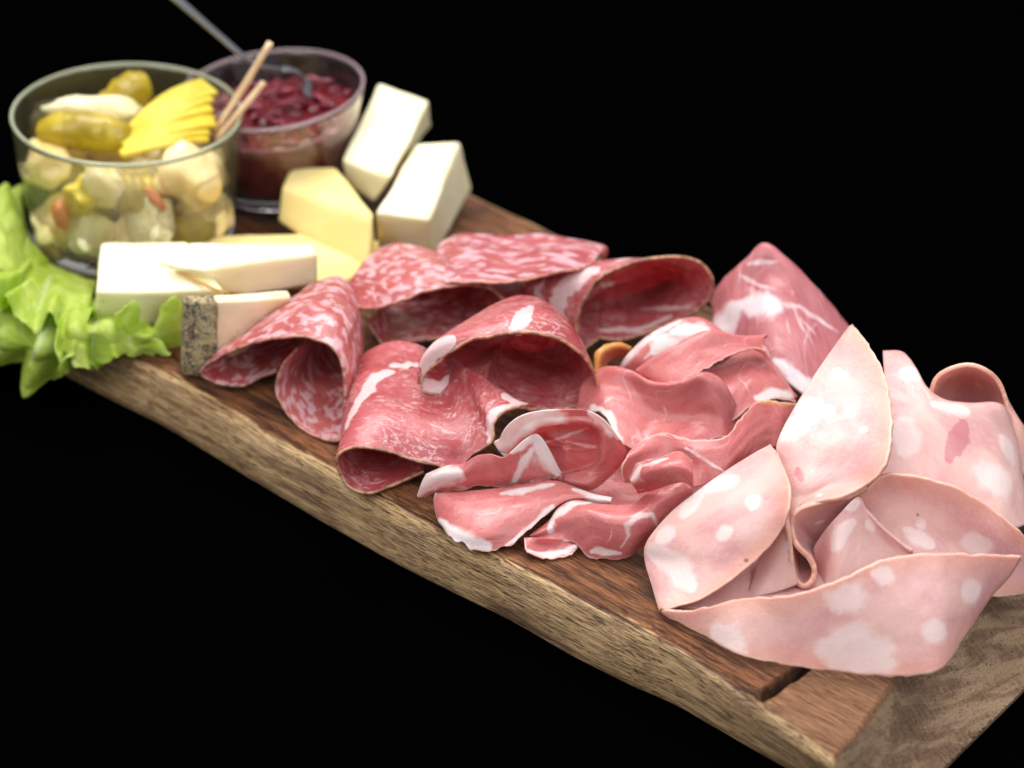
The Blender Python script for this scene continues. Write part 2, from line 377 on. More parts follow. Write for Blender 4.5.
def sheet(name, rows, material, thick=1.1, rims='a', fat=(), pink=(), wob=.5, wscale=60, nr=None, nc=None,
          ragged=.5, parent=None, seed=0, frill=0, shut=False, lift=0, soft=1.0, crumple=0, hole=()):
    """a thin slice through rows of control points (picture x, picture y, height in mm); rims: a/z first/last row, l/r first/last column"""
    rows = [list(r) for r in rows]
    if shut:                                                   # the back of a roll is pinched together
        for k in (.55, .12):
            last = np.array(rows[-1], float) if k == .55 else base_
            if k == .55: base_ = last
            c = base_.mean(0); rows.append([tuple(c+(p-c)*k) for p in base_])
        if shut == 2: rows = [r+[r[0]] for r in rows]
    nmax = max(len(r) for r in rows)
    nc = nc or min(150, 14*(nmax-1)); nr = nr or max(30, 22*(len(rows)-1))
    rr = []
    for r in rows:
        w3 = np.array([P(x, y, h+lift) for x, y, h in r])
        rr.append(cr(w3, np.linspace(0, len(r)-1, nc)))
    rr = np.array(rr)                                         # rows x nc x 3
    G = np.stack([cr(rr[:, c], np.linspace(0, len(rows)-1, nr)) for c in range(nc)], 1)
    # arc lengths in mm
    du = np.linalg.norm(np.diff(G, axis=1), axis=2)*1000; dv = np.linalg.norm(np.diff(G, axis=0), axis=2)*1000
    U = np.concatenate([np.zeros((nr, 1)), np.cumsum(du, 1)], 1); V = np.concatenate([np.zeros((1, nc)), np.cumsum(dv, 0)], 0)
    Um = U.mean(0)[None, :]*np.ones((nr, 1))
    mid = U[:, nc//2:nc//2+1]
    Ux = .5*(U-mid)+.5*(Um-Um[:, nc//2:nc//2+1])
    D = np.full((nr, nc), 99.0)
    if 'a' in rims: D = np.minimum(D, V)
    if 'z' in rims: D = np.minimum(D, V[-1:]-V)
    if 'l' in rims: D = np.minimum(D, U)
    if 'r' in rims: D = np.minimum(D, U[:, -1:]-U)
    # normals and wobble
    gu = np.gradient(G, axis=1); gv = np.gradient(G, axis=0)
    nrm = np.cross(gu, gv); nrm /= (np.linalg.norm(nrm, axis=2, keepdims=True)+1e-12)
    flatc = G.reshape(-1, 3)
    wv = vnoise(flatc, wscale, seed*3.3).reshape(nr, nc)*wob + vnoise(flatc, wscale*3, seed+5).reshape(nr, nc)*wob*.3
    wv = wv+vnoise(np.stack([Ux.ravel()/1000*.6, V.ravel()/1000*2.2, 0*V.ravel()+seed], -1), 160, seed).reshape(nr, nc)*.16*soft
    if crumple:
        wv = wv+crumple*(.6-2*np.abs(vnoise(flatc, 75, seed+4)).reshape(nr, nc))+crumple*.5*(.5-2*np.abs(vnoise(flatc, 190, seed+7)).reshape(nr, nc))
    if frill:
        vv = V/(V[-1:]+1e-6); ph = vnoise(np.stack([Um[0]/1000, 0*Um[0], 0*Um[0]+seed], -1), 40, seed)
        wv = wv+frill*np.sin(Um/(1.9 if frill > 1 else 3)+3*ph[None, :])*vv**2.2+.45*frill*np.sin(Um/1.1+5*ph[None, :])*vv**4
    G = G+nrm*wv[..., None]/1000
    if ragged:                                                 # pull the border in and out along the sheet
        t = gv/(np.linalg.norm(gv, axis=2, keepdims=True)+1e-12)
        rg = vnoise(flatc, 260, seed+9).reshape(nr, nc)*ragged+vnoise(flatc, 700, seed+2).reshape(nr, nc)*ragged*.5
        if 'a' in rims: G = G+t*(rg*np.exp(-V/1.5))[..., None]/1000
        if 'z' in rims: G = G+t*(rg*np.exp(-(V[-1:]-V)/1.5))[..., None]/1000
    def marks(lst):
        A = np.zeros((nr, nc))
        if lst:
            ms_ = seed >= 20
            wn = np.clip(1+(.35 if ms_ else .55)*vnoise(G.reshape(-1, 3), 110 if ms_ else 190, seed+3)+(.12 if ms_ else .3)*vnoise(G.reshape(-1, 3), 480, seed+6), .5, 1.6)
            q = proj(G.reshape(-1, 3)); flat3 = G.reshape(-1, 3)*1000
            for mk in lst:
                *pts, r = mk
                k = []
                for i in range(max(1, len(pts)-1)):
                    if len(pts) == 1: k = [pts[0]]; break
                    n_ = max(2, int(math.hypot(pts[i+1][0]-pts[i][0], pts[i+1][1]-pts[i][1])/5))
                    k += [(pts[i][0]+(pts[i+1][0]-pts[i][0])*j/n_, pts[i][1]+(pts[i+1][1]-pts[i][1])*j/n_) for j in range(n_+(i == len(pts)-2))]
                ps = []
                for (x, y) in k:
                    d = np.hypot(q[:, 0]-x, q[:, 1]-y)
                    best = np.argmin(d+(q[:, 2]-q[:, 2].min())*120)
                    if d[best] < 6: ps.append(flat3[best])
                if len(ps) == 1: ps = ps*2
                for i in range(len(ps)-1):
                    ab = ps[i+1]-ps[i]
                    if np.linalg.norm(ab) > 9: continue
                    t = np.clip(((flat3-ps[i])@ab)/(ab@ab+1e-9), 0, 1)
                    dd = np.linalg.norm(flat3-(ps[i]+t[:, None]*ab), axis=1)*wn
                    kk = (i+t)/max(1, len(ps)-1)
                    rr_ = r*(1.0 if len(k) == 1 else (.5+.5*np.sin(np.pi*np.clip(kk, 0, 1))))
                    A = np.maximum(A, (min(1, .5+r/5)*np.clip(1.35-.85*dd/rr_, 0, 1)).reshape(nr, nc))
        return A
    attrs = {'flat': np.stack([Ux/10+seed*1.3, V/10, np.zeros_like(V)], -1), 'rim': D, 'fat': marks(fat), 'pink': marks(pink), 'hole': marks(hole)}
    me = grid_mesh(name, G, attrs)
    o = link(name, me, material, parent)
    s = o.modifiers.new('thickness', 'SOLIDIFY'); s.thickness = thick*(.85 if seed >= 20 else (.5 if 8 <= seed else .7))/1000; s.offset = 0
    if parent is None: recentre(o)
    return o

# ------------------------------------------------------------------ the setting: black cloth
def build_ground():
    me = bpy.data.meshes.new('table_surface')
    z = -.0235
    me.from_pydata([(-3, -1, z), (3, -1, z), (3, 5, z), (-3, 5, z)], [], [(0, 1, 2, 3)])
    tag(link('table_surface', me, MAT['black']), kind='structure')
build_ground()

# ------------------------------------------------------------------ the board
def build_board():
    # near edge and far edge of the top, left to right (mm on the board plane)
    nearp = [(-70, 233), (0, 287), (78, 332), (158, 371), (200, 396), (333, 474), (450, 535), (576, 600), (693, 660), (756, 701), (845, 764), (905, 806)]
    near = np.array([P(x, y, 0)[:2] for x, y in nearp])*1000
    a = P(475, 190)[:2]*1000; b_ = P(620, 258)[:2]*1000
    u = near[-1]-near[1]; u /= np.linalg.norm(u); v = np.array([-u[1], u[0]])
    if v[1] < 0: v = -v
    v = v  # across, away from the camera
    t_far = ((a-near[4])@v+(b_-near[4])@v)/2
    org = near[-1]
    S = (near-org)@u; T = (near-org)@v                         # S negative to the left
    s0 = ((P(0, 262)[:2]*1000-org)@u)
    s1 = 0.0
    print('BOARD length', s1-s0, 'width', t_far, 'angle', math.degrees(math.atan2(u[1], u[0])))
    far_off = (a-org)@v; far_off2 = (b_-org)@v; sa = (a-org)@u; sb = (b_-org)@u
    ns = 420; nt_ = 170
    ss = np.linspace(s0, s1, ns)     # stretched at the right end to follow the sloping cut
    tn = np.interp(ss, S, T)
    tn = np.convolve(np.pad(tn, 8, 'edge'), np.ones(17)/17, 'valid')
    tn += vnoise([(x, 0, 0) for x in ss], .03, 3)*.8
    e1 = P(945, 768, -22)[:2]*1000-org; e2 = P(1024, 690, -22)[:2]*1000-org
    q1 = P(842, 752, 0)[:2]*1000-org; q2 = P(872, 679, 0)[:2]*1000-org
    send = lambda t: e1@u+(e2@u-e1@u)*(t-e1@v)/(e2@v-e1@v)
    stop = lambda t: np.minimum(q1@u+(q2@u-q1@u)*(t-q1@v)/(q2@v-q1@v)*.6, send(t)-16)
    tf = far_off+(far_off2-far_off)*(ss-sa)/(sb-sa)+vnoise([(x, 5, 0) for x in ss], .05, 8)*1.2
    # profile rows: bottom near, up the near side, across, down the far side
    prof = [(0, -23, 2.0), (0, -21.5, .6), (0, -18, 0), (0, -12, 0), (0, -7, .3), (0, -4, .9), (0, -2.2, 1.7), (0, -1.0, 2.8), (0, -.4, 4.2)]
    tin = np.linspace(0, 1, nt_)
    pf = [(1, -.4, 4.0), (1, -1.0, 2.6), (1, -2.4, 1.4), (1, -6, .4), (1, -14, 0), (1, -20, .5), (1, -23, 2)]
    rows = []; edge = []; 
    thin = np.interp(ss, [s1-95, s1-30], [0, 7.5])
    for (_, z, ins) in prof:
        rows.append(np.stack([ss, tn+ins+thin*np.clip(-z/21, 0, 1)**1.3, np.full(ns, float(z))], -1)); edge.append(np.full(ns, 1.0 if ins < 1.2 else (.75 if ins < 2 else (.5 if ins < 3 else .35))))
    for t in tin:
        y = (tn+6)+(tf-6-(tn+6))*t
        rows.append(np.stack([ss, y, np.zeros(ns)], -1)); edge.append(np.clip(.32-(y-tn)/30, 0, 1))
    for (_, z, ins) in pf:
        rows.append(np.stack([ss, tf-ins, np.full(ns, float(z))], -1)); edge.append(np.full(ns, .6 if z < -1.5 else .45))
    G = np.array(rows); E = np.array(edge)
    g = G.reshape(-1, 3)
    tt = np.clip(g[:, 1], -5, 400); k0 = s0+.6*(s1-s0)
    fr = np.clip((g[:, 0]-k0)/(s1-k0), 0, 1)
    g[:, 0] = np.where(g[:, 0] > k0, k0+fr*(send(tt)-k0), g[:, 0])
    # worn, slightly uneven wood
    nz = vnoise(g, .02, 1)*.35+vnoise(g*np.array([.3, 1, 1]), .12, 4)*.35
    topm = (g[:, 2] > -3)
    g[:, 2] += np.where(topm, nz-.3, nz*.3)
    sidem = (g[:, 2] < -1) & (np.repeat(np.arange(len(rows)), ns) < 9)
    g[:, 1] += np.where(sidem, vnoise(g*np.array([.25, 1, 1]), .12, 14)*.9, 0)
    # wane along the near edge: rounded off more towards the right end
    # slot (saw kerf) near the right end, parallel to the end
    p1 = P(757, 702)[:2]*1000-org; p2 = P(792, 668)[:2]*1000-org
    ks = (p1@u+p2@u)/2; kt = p1@v
    w_ = 2.0
    dist = np.abs(g[:, 0]-(ks+.05*(g[:, 1]-kt)))
    inside = topm & (g[:, 1] > kt+3)
    dep = np.clip((w_-dist)/1.2, 0, 1)*np.clip((g[:, 1]-kt-2)/6, 0, 1)
    g[:, 2] -= np.where(topm, dep*7, 0)
    # the end piece sits a hair lower and dips towards the end
    g[:, 2] -= np.where(topm & (g[:, 0] > ks), np.clip((g[:, 0]-ks)/80, 0, 1)*1.2, 0)
    sl = np.clip((g[:, 0]-stop(tt))/(send(tt)-stop(tt)), 0, 1)
    lim = -21.5*np.clip(sl+.35*np.sin(sl*math.pi)*.5, 0, 1)**1.15
    endz = np.where(sl > 0, np.minimum(g[:, 2], np.maximum(lim+np.minimum(g[:, 2], 0)*(1-sl), -22.9)), g[:, 2])
    g[:, 2] = endz
    # masks
    c1 = P(836, 768)[:2]*1000-org; c2 = P(862, 686)[:2]*1000-org
    sb_ = lambda t: c1@u+(c2@u-c1@u)*(t-c1@v)/(c2@v-c1@v)
    endm = np.clip(.5+(g[:, 0]-stop(tt)-1)/5, 0, 1)
    strip = np.clip((g[:, 0]-ks-1)/2, 0, 1)*(E.reshape(-1) < .6)*.85
    # crack in the end piece
    k1 = P(946, 680)[:2]*1000-org; k2 = P(987, 726)[:2]*1000-org
    def segd(p, a, b):
        ab = b-a; t = np.clip(((p-a)@ab)/(ab@ab), 0, 1); return np.linalg.norm(p-(a+t[:, None]*ab), axis=1)
    mid = (k1+k2)/2+np.array([1.5, -.5])
    dc = np.minimum(segd(g[:, :2], k1+(k1-k2)*.4, mid), segd(g[:, :2], mid, k2+(k2-k1)*.1))
    crack = np.clip(1.3-dc/.7, 0, 1)*topm
    g[:, 2] -= crack*.8
    dk = np.clip((w_+.3-dist)/.8, 0, 1)*np.clip((g[:, 1]-kt-2)/4, 0, 1)*topm
    crack = np.maximum(crack, dk*.8)
    grain = np.stack([g[:, 0]/10, g[:, 1]/10, g[:, 2]/10], -1).reshape(G.shape)
    W = np.empty_like(g)
    W[:, :2] = (org+g[:, :1]*u+g[:, 1:2]*v)/1000; W[:, 2] = g[:, 2]/1000
    Wg = W.reshape(G.shape)
    shp = G.shape[:2]
    me = grid_mesh('plank', Wg, {'grain': grain, 'edge': E, 'endgrain': endm.reshape(shp), 'strip': strip.reshape(shp), 'crack': crack.reshape(shp)})
    bm = bmesh.new(); bm.from_mesh(me)
    bm.verts.ensure_lookup_table(); R, C = shp
    idx = lambda r, c: bm.verts[r*C+c]
    for c, rev in ((0, True), (C-1, False)):                   # end caps as strips between near and far halves
        col = [idx(r, c) for r in range(R)]
        if rev: col = col[::-1]
        i, j = 0, R-1
        while j-i >= 2:
            try:
                if j-i == 2: bm.faces.new((col[i], col[i+1], col[j]))
                else: bm.faces.new((col[i], col[i+1], col[j-1], col[j]))
            except ValueError: pass
            i += 1; j -= 1
    bot = [(idx(0, c), idx(0, c+1), idx(R-1, c+1), idx(R-1, c)) for c in range(C-1)]
    for q in bot: bm.faces.new(q)
    bmesh.ops.recalc_face_normals(bm, faces=bm.faces)
    bm.to_mesh(me); bm.free()
    o = link('wooden_board', me, MAT['wood']); recentre(o)
    tag(o, 'long thick brown wooden serving board with a pale worn side and dark slot', 'serving board')
    return o
BOARD = build_board()
GR = {}
# ------------------------------------------------------------------ meat slices
def slice_(name, mk, label, cat, group, rows, **k):
    o = sheet(name, rows, MAT[mk], **k); tag(o, label, cat, group); return o

SG, NG, HG, MG = 'salami slices on the board', 'cured pork neck slices on the board', 'prosciutto slices on the board', 'mortadella slices on the board'

slice_('salami_slice', 'salami', 'speckled salami slice folded into two pockets, leftmost meat, beside the rinded cheese', 'salami', SG, [
    [(276, 372, 8), (264, 377, 4), (240, 386, 3), (212, 381, 4), (201, 371, 8), (226, 354, 17), (262, 341, 24), (300, 337, 29), (330, 347, 28), (343, 375, 21), (346, 410, 10), (339, 440, 2), (318, 437, 1), (298, 426, 1), (282, 408, 2), (275, 388, 6), (285, 362, 16)],
    [(290, 350, 8), (272, 352, 4), (255, 352, 4), (235, 350, 7), (228, 346, 15), (252, 333, 22), (283, 318, 28), (315, 308, 32), (342, 318, 31), (355, 348, 22), (354, 385, 11), (346, 400, 4), (330, 395, 2), (312, 385, 3), (300, 370, 5), (296, 362, 10), (300, 345, 18)],
    [(315, 320, 8), (300, 318, 5), (290, 312, 6), (282, 306, 10), (286, 303, 15), (298, 295, 20), (315, 285, 23), (338, 279, 25), (350, 290, 22), (361, 318, 15), (364, 345, 7), (356, 352, 4), (345, 350, 3), (330, 345, 4), (320, 340, 6), (316, 335, 10), (318, 325, 16)]],
    shut=1, seed=1, wob=.9, thick=1.3)

slice_('salami_slice', 'salami', 'fat-speckled salami slice rolled into a flat open tube, directly below the flat marbled slice', 'salami', SG, [
    [(366, 322, 10), (376, 338, 5), (386, 346, 3), (404, 343, 5), (432, 339, 7), (470, 335, 8), (500, 332, 9), (511, 321, 12), (508, 307, 19), (498, 294, 25), (482, 286, 29), (455, 286, 31), (427, 292, 29), (400, 302, 25), (376, 309, 21), (347, 306, 18)],
    [(378, 310, 8), (385, 318, 4), (395, 325, 3), (415, 322, 4), (440, 318, 5), (470, 314, 6), (492, 308, 9), (500, 300, 14), (494, 292, 20), (482, 282, 26), (466, 276, 30), (442, 273, 32), (415, 276, 30), (392, 282, 27), (370, 285, 23), (350, 292, 19)],
    [(390, 290, 6), (395, 295, 4), (410, 295, 3), (425, 295, 4), (445, 292, 5), (465, 288, 6), (475, 283, 9), (475, 275, 13), (468, 268, 18), (455, 260, 22), (438, 253, 25), (422, 248, 26), (405, 244, 26), (390, 245, 24), (371, 255, 21), (352, 280, 18)]],
    shut=1, seed=2, wob=.7, thick=1.3)

slice_('salami_slice', 'salami_long', 'flat wide marbled slice lying on top at the back, in front of the cheese cube', 'salami', SG, [
    [(433, 256, 23), (447, 240, 23), (469, 235, 25), (505, 237, 27), (537, 234, 26), (569, 240, 26), (600, 246, 27), (606, 252, 24), (598, 262, 18), (585, 268, 12)],
    [(430, 270, 27), (451, 262, 29), (478, 260, 31), (514, 260, 31), (548, 256, 30), (578, 254, 30), (598, 251, 29), (604, 257, 22), (594, 268, 15), (578, 276, 9)],
    [(427, 288, 28), (455, 284, 32), (487, 284, 33), (523, 281, 34), (562, 273, 33), (588, 265, 32), (600, 254, 30), (601, 262, 20), (590, 275, 12), (572, 286, 7)]],
    rims='z', seed=3, wob=.9, fat=[] and [((520, 262), (560, 256), 1.6), ((440, 262), (480, 268), 1.5), ((470, 280), (540, 272), 1.2), ((560, 240), (585, 247), 1.6), ((500, 250), (540, 246), 1.2)], thick=1.2)

slice_('coppa_slice', 'coppa', 'large marbled pork neck slice with a white fat band, draped below the wide dark roll', 'cured pork neck', NG, [
    [(424, 472, 4), (399, 483, 1.5), (373, 493, 1), (350, 488, 2), (339, 472, 7), (338, 456, 14), (355, 449, 17), (380, 450, 16.5), (408, 460, 13), (435, 466, 11.5), (458, 469, 11), (473, 455, 14), (492, 443, 18), (494, 424, 23), (506, 411, 26), (528, 405, 25)],
    [(420, 440, 4), (400, 445, 2), (380, 445, 2), (360, 440, 3), (344, 430, 8), (346, 415, 14), (358, 408, 19), (382, 408, 21), (410, 414, 20), (435, 420, 19), (455, 424, 19), (469, 420, 20), (480, 415, 22), (484, 408, 25), (497, 402, 26), (516, 401, 25)],
    [(410, 400, 3), (400, 395, 2), (385, 390, 2), (370, 380, 3), (354, 375, 6), (356, 365, 10), (366, 355, 14), (382, 348, 17), (400, 346, 18), (415, 348, 19), (425, 351, 20), (438, 358, 22), (448, 361, 24), (462, 366, 26), (477, 374, 27), (494, 388, 25)]],
    shut=1, seed=4, wob=.6, rims='a', thick=1.2,
    fat=[((420, 366), (395, 368), (372, 385), (356, 408), (347, 428), 2.4), ((494, 443), (493, 425), (505, 411), (525, 407), 3.5), ((506, 398), (520, 405), 3)])

slice_('coppa_slice', 'coppa', 'marbled pork neck slice rolled wide open around a dark red hollow, mid board', 'cured pork neck', NG, [
    [(480, 376, 21), (461, 388, 20), (438, 395, 20), (421, 390, 22), (425, 374, 28), (441, 361, 33), (464, 344, 40), (487, 337, 43), (515, 332, 45), (550, 337, 43), (575, 350, 38), (591, 367, 31), (598, 384, 24), (591, 398, 19), (575, 407, 16), (553, 410, 15), (528, 410, 14), (508, 405, 16), (488, 397, 18)],
    [(490, 362, 22), (475, 370, 22), (450, 376, 22), (424, 376, 25), (424, 358, 31), (435, 343, 37), (458, 330, 41), (488, 319, 44), (520, 312, 46), (552, 318, 44), (574, 333, 38), (585, 352, 30), (588, 368, 22), (580, 380, 16), (565, 388, 14), (545, 390, 13), (525, 390, 14), (508, 386, 15), (492, 378, 17)],
    [(500, 345, 20), (490, 348, 20), (478, 345, 22), (468, 335, 25), (474, 322, 30), (485, 312, 34), (500, 303, 37), (515, 298, 38), (530, 298, 38), (545, 304, 36), (556, 315, 31), (562, 328, 25), (562, 340, 19), (555, 350, 15), (545, 355, 14), (530, 355, 14), (515, 352, 15), (508, 350, 16), (502, 348, 18)]],
    shut=2, seed=5, wob=.5, thick=1.3, fat=[((530, 308), (522, 318), (514, 330), 2.6), ((426, 372), (432, 352), (452, 340), 3.2), ((424, 385), (440, 390), (452, 380), 3.4)])

slice_('coppa_slice', 'coppa', 'dark red neck slice mostly hidden under the flat back slice and the rolls', 'cured pork neck', NG, [
    [(478, 262, 10), (520, 262, 12), (560, 268, 12), (590, 285, 8)],
    [(485, 288, 15), (518, 292, 18), (548, 300, 16), (580, 315, 8)],
    [(490, 318, 12), (522, 322, 14), (556, 332, 10), (585, 345, 4)]],
    rims='', seed=30, wob=.5, thick=1.3)
slice_('coppa_slice', 'coppa', 'pork neck slice with pale fat stripes rolled into an open cone at the far edge', 'cured pork neck', NG, [
    [(600, 338, 7), (622, 340, 7), (654, 330, 9), (685, 316, 13), (704, 305, 17), (712, 292, 22), (712, 279, 28), (702, 264, 35), (685, 257, 38), (661, 257, 39), (631, 263, 37), (603, 276, 32), (589, 292, 26), (580, 313, 18), (577, 335, 10), (577, 352, 5)],
    [(600, 322, 6), (618, 322, 6), (645, 314, 7), (668, 306, 10), (685, 298, 14), (693, 288, 18), (694, 278, 24), (685, 266, 31), (668, 261, 34), (645, 260, 35), (618, 263, 34), (588, 270, 31), (566, 281, 27), (553, 297, 21), (552, 318, 13), (562, 342, 6)],
    [(600, 300, 5), (615, 300, 5), (635, 294, 5), (650, 288, 7), (660, 282, 10), (665, 276, 14), (664, 270, 19), (656, 264, 25), (644, 261, 28), (628, 260, 29), (605, 262, 29), (576, 267, 27), (546, 274, 24), (525, 286, 21), (530, 302, 14), (548, 325, 7)]],
    shut=2, seed=6, wob=.5, thick=1.3, fat=[((597, 272), (575, 278), (560, 292), (558, 310), (565, 328), 3.0), ((545, 280), (537, 290), (545, 308), 1.5), ((600, 332), (640, 330), (670, 318), 2.2), ((640, 310), (690, 308), 1.6), ((617, 262), (630, 259), 2)])

slice_('coppa_slice', 'neck_pale', 'pale pork neck slice with broad white veins standing as a pointed peak', 'cured pork neck', NG, [
    [(716, 312, 8), (730, 310, 8), (752, 300, 8), (768, 300, 8), (788, 300, 8), (812, 318, 8), (832, 335, 6), (855, 350, 6)],
    [(710, 302, 19), (722, 282, 27), (746, 260, 37), (764, 244, 43), (786, 258, 40), (811, 283, 34), (830, 305, 28), (852, 333, 20)],
    [(714, 312, 19), (732, 300, 27), (752, 285, 33), (768, 275, 37), (788, 285, 36), (808, 305, 31), (825, 325, 26), (845, 350, 20)],
    [(712, 332, 15), (738, 327, 21), (757, 318, 27), (772, 318, 29), (790, 328, 28), (805, 345, 25), (820, 360, 22), (838, 380, 18)],
    [(708, 350, 11), (742, 362, 14), (762, 368, 18), (778, 375, 19), (792, 386, 18), (805, 395, 17), (820, 400, 16), (836, 405, 14)]],
    rims='', seed=7, wob=.5, nr=90, thick=1.2,
    fat=[((748, 264), (766, 262), (780, 261), .9), ((742, 275), (762, 287), (775, 290), .8), ((716, 330), (728, 318), (738, 308), 6), ((742, 305), (760, 306), (778, 307), 5), ((778, 304), (800, 308), (838, 334), 1.2), ((792, 306), (800, 325), (812, 345), .6), ((786, 318), (790, 335), .5), ((800, 318), (815, 335), .5), ((794, 378), (815, 392), 4.2), ((776, 362), (796, 374), 2.5), ((742, 262), (740, 282), .7)])

# small dried curl between the rolls
slice_('prosciutto_slice', 'dried', 'small dried amber-edged ham curl wedged between the two open pork neck rolls', 'prosciutto', HG, [
    [(594, 372, 20), (596, 352, 25), (607, 344, 27), (620, 342, 27), (631, 346, 25)],
    [(598, 372, 20), (601, 357, 24), (610, 350, 25), (621, 348, 25), (631, 351, 23)],
    [(604, 374, 17), (607, 364, 18), (613, 358, 18), (622, 355, 18), (631, 357, 17)]],
    rims='al', seed=8, wob=.3)

slice_('prosciutto_slice', 'prosciutto', 'ham slice folded on top with a ragged hanging tail, in front of the pointed peak', 'prosciutto', HG, [
    [(637, 372, 25), (652, 361, 29), (680, 348, 33), (697, 338, 34), (712, 335, 35), (740, 338, 34), (767, 337, 33)],
    [(636, 370, 27), (652, 359, 31), (680, 345, 35), (697, 335, 37), (712, 332, 38), (740, 336, 36), (768, 335, 35)],
    [(641, 375, 26), (656, 370, 29), (681, 363, 32), (698, 354, 34), (716, 346, 35), (741, 343, 35), (764, 341, 34.5)],
    [(648, 380, 25), (663, 384, 26.5), (682, 381, 29), (698, 373, 31), (720, 361, 33), (741, 351, 34.5), (761, 348, 34), (770, 357, 31), (777, 370, 27)]],
    rims='z', seed=9, wob=.3, ragged=1.6, fat=[((762, 346), (772, 356), 1.0)])
slice_('prosciutto_slice', 'prosciutto', 'striped pink ham slice carrying two white fat scraps, right of the small amber curl', 'prosciutto', HG, [
    [(618, 370, 19), (622, 362, 22), (631, 351, 25), (650, 334, 29), (676, 321, 31), (697, 317.5, 31), (712, 323, 29)],
    [(626, 374, 18), (632, 366, 21), (641, 357, 24), (660, 342, 28), (684, 330, 30), (704, 326, 30), (722, 331, 28)],
    [(634, 378, 17), (642, 370, 20), (652, 362, 23), (670, 350, 26), (692, 340, 28), (714, 336, 28), (736, 340, 27)]],
    rims='', seed=19, wob=.3, ragged=.6, fat=[((621, 368), (633, 352), (655, 334), (680, 322), 1.3), ((654, 352), (664, 344), (673, 346), 3.6), ((676, 332), (690, 330), (706, 332), 3.2), ((645, 358), (655, 350), 1)])
slice_('prosciutto_slice', 'prosciutto', 'ham slice with white fat corner and amber edge, between ragged top slice and tall mortadella', 'prosciutto', HG, [
    [(690, 380, 25), (722, 364, 27), (750, 350, 28), (776, 368, 26), (797, 397, 22)],
    [(703, 402, 24), (730, 390, 26), (752, 378, 27), (774, 385, 25), (796, 399, 21)],
    [(720, 430, 18), (741, 414, 22), (757, 404, 23), (776, 399, 23), (796, 402, 21)]],
    rims='z', seed=10, wob=.4, fat=[((757, 399), (775, 393), (790, 396), 2.6)])

slice_('prosciutto_slice', 'prosciutto', 'broad smooth ham slice rolling over to a thin pale rim, right of the dark hollow', 'prosciutto', HG, [
    [(590, 378, 18), (604, 372, 20), (618, 370, 22), (634, 376, 23), (648, 384, 23), (665, 387, 24), (682, 384, 25), (698, 378, 26), (709, 378, 26), (721, 386, 25), (730, 398, 22), (738, 412, 18)],
    [(584, 382, 21), (601, 369, 25), (616, 367, 28), (633, 372, 29), (648, 381, 29), (665, 384, 30), (682, 381, 32), (697, 375, 34), (708, 374, 34), (721, 381, 32), (730, 394, 28), (738, 409, 22)],
    [(580, 392, 20), (600, 386, 23), (617, 386, 24.5), (634, 392, 24), (650, 398, 24), (667, 401, 24), (684, 399, 26), (699, 395, 28), (711, 395, 29), (722, 401, 27), (731, 409, 24), (739, 414, 20)],
    [(578, 402, 18), (602, 402, 21), (620, 408, 21), (637, 414, 20), (653, 417, 19), (670, 419, 19), (686, 419, 20), (700, 418, 21.5), (712, 418, 22.5), (723, 420, 22), (732, 422, 20), (740, 418, 19)],
    [(575, 408, 16), (604, 415, 19), (618, 440, 16), (632, 449, 15), (648, 440, 16.5), (664, 434, 19), (682, 438, 19), (698, 441, 18), (714, 440, 18), (724, 437, 18.5), (731, 433, 18.5), (739, 422, 18.5)]],
    rims='z', seed=11, ragged=1.1, wob=.35, nr=110, fat=[((593, 408), (606, 424), (618, 444), 2.2), ((606, 402), (613, 397), 1.0), ((664, 406), (667, 417), .6)])

slice_('prosciutto_slice', 'prosciutto', 'ham slice curled into a white-rimmed scroll at the middle, below the dark hollow roll', 'prosciutto', HG, [
    [(565, 487, 6), (590, 490, 7), (606, 480, 9), (620, 465, 13), (626, 451, 18), (617, 435, 25), (603, 419, 31), (585, 410, 34), (557, 410, 35), (538, 411, 34), (520, 416, 32), (507, 426, 28), (500, 438, 23), (499, 448, 19)],
    [(563, 480, 9), (585, 483, 10), (602, 474, 12), (613, 460, 16), (616, 446, 21), (610, 432, 26), (598, 421, 30), (584, 416, 32), (557, 416, 32.5), (538, 417, 32), (524, 424, 29), (514, 434, 25), (509, 445, 21), (504, 455, 17)],
    [(563, 475, 10), (580, 473, 11), (594, 468, 14), (602, 459, 18), (603, 445, 23), (601, 432, 27), (594, 426, 29), (584, 423, 30), (557, 423, 30), (540, 425, 29), (531, 431, 27), (525, 439, 23), (519, 448, 19), (512, 458, 15)],
    [(561, 473, 9), (575, 470, 9.5), (590, 465, 12), (597, 456, 15.5), (598, 445, 19.5), (596, 435, 23), (590, 430, 24.5), (580, 427, 25), (557, 427, 25), (544, 430, 24), (538, 435, 21), (534, 443, 18), (532, 451, 14), (542, 462, 11)]],
    rims='', shut=2, seed=12, wob=.25, nr=120, fat=[((500, 452), (506, 440), (516, 428), (530, 419), (556, 415), 6.5), ((590, 412), (604, 421), (618, 438), 2), ((545, 442), (566, 436), (588, 427), .8), ((566, 441), (600, 448), .7), ((520, 435), (530, 432), 2.5)])

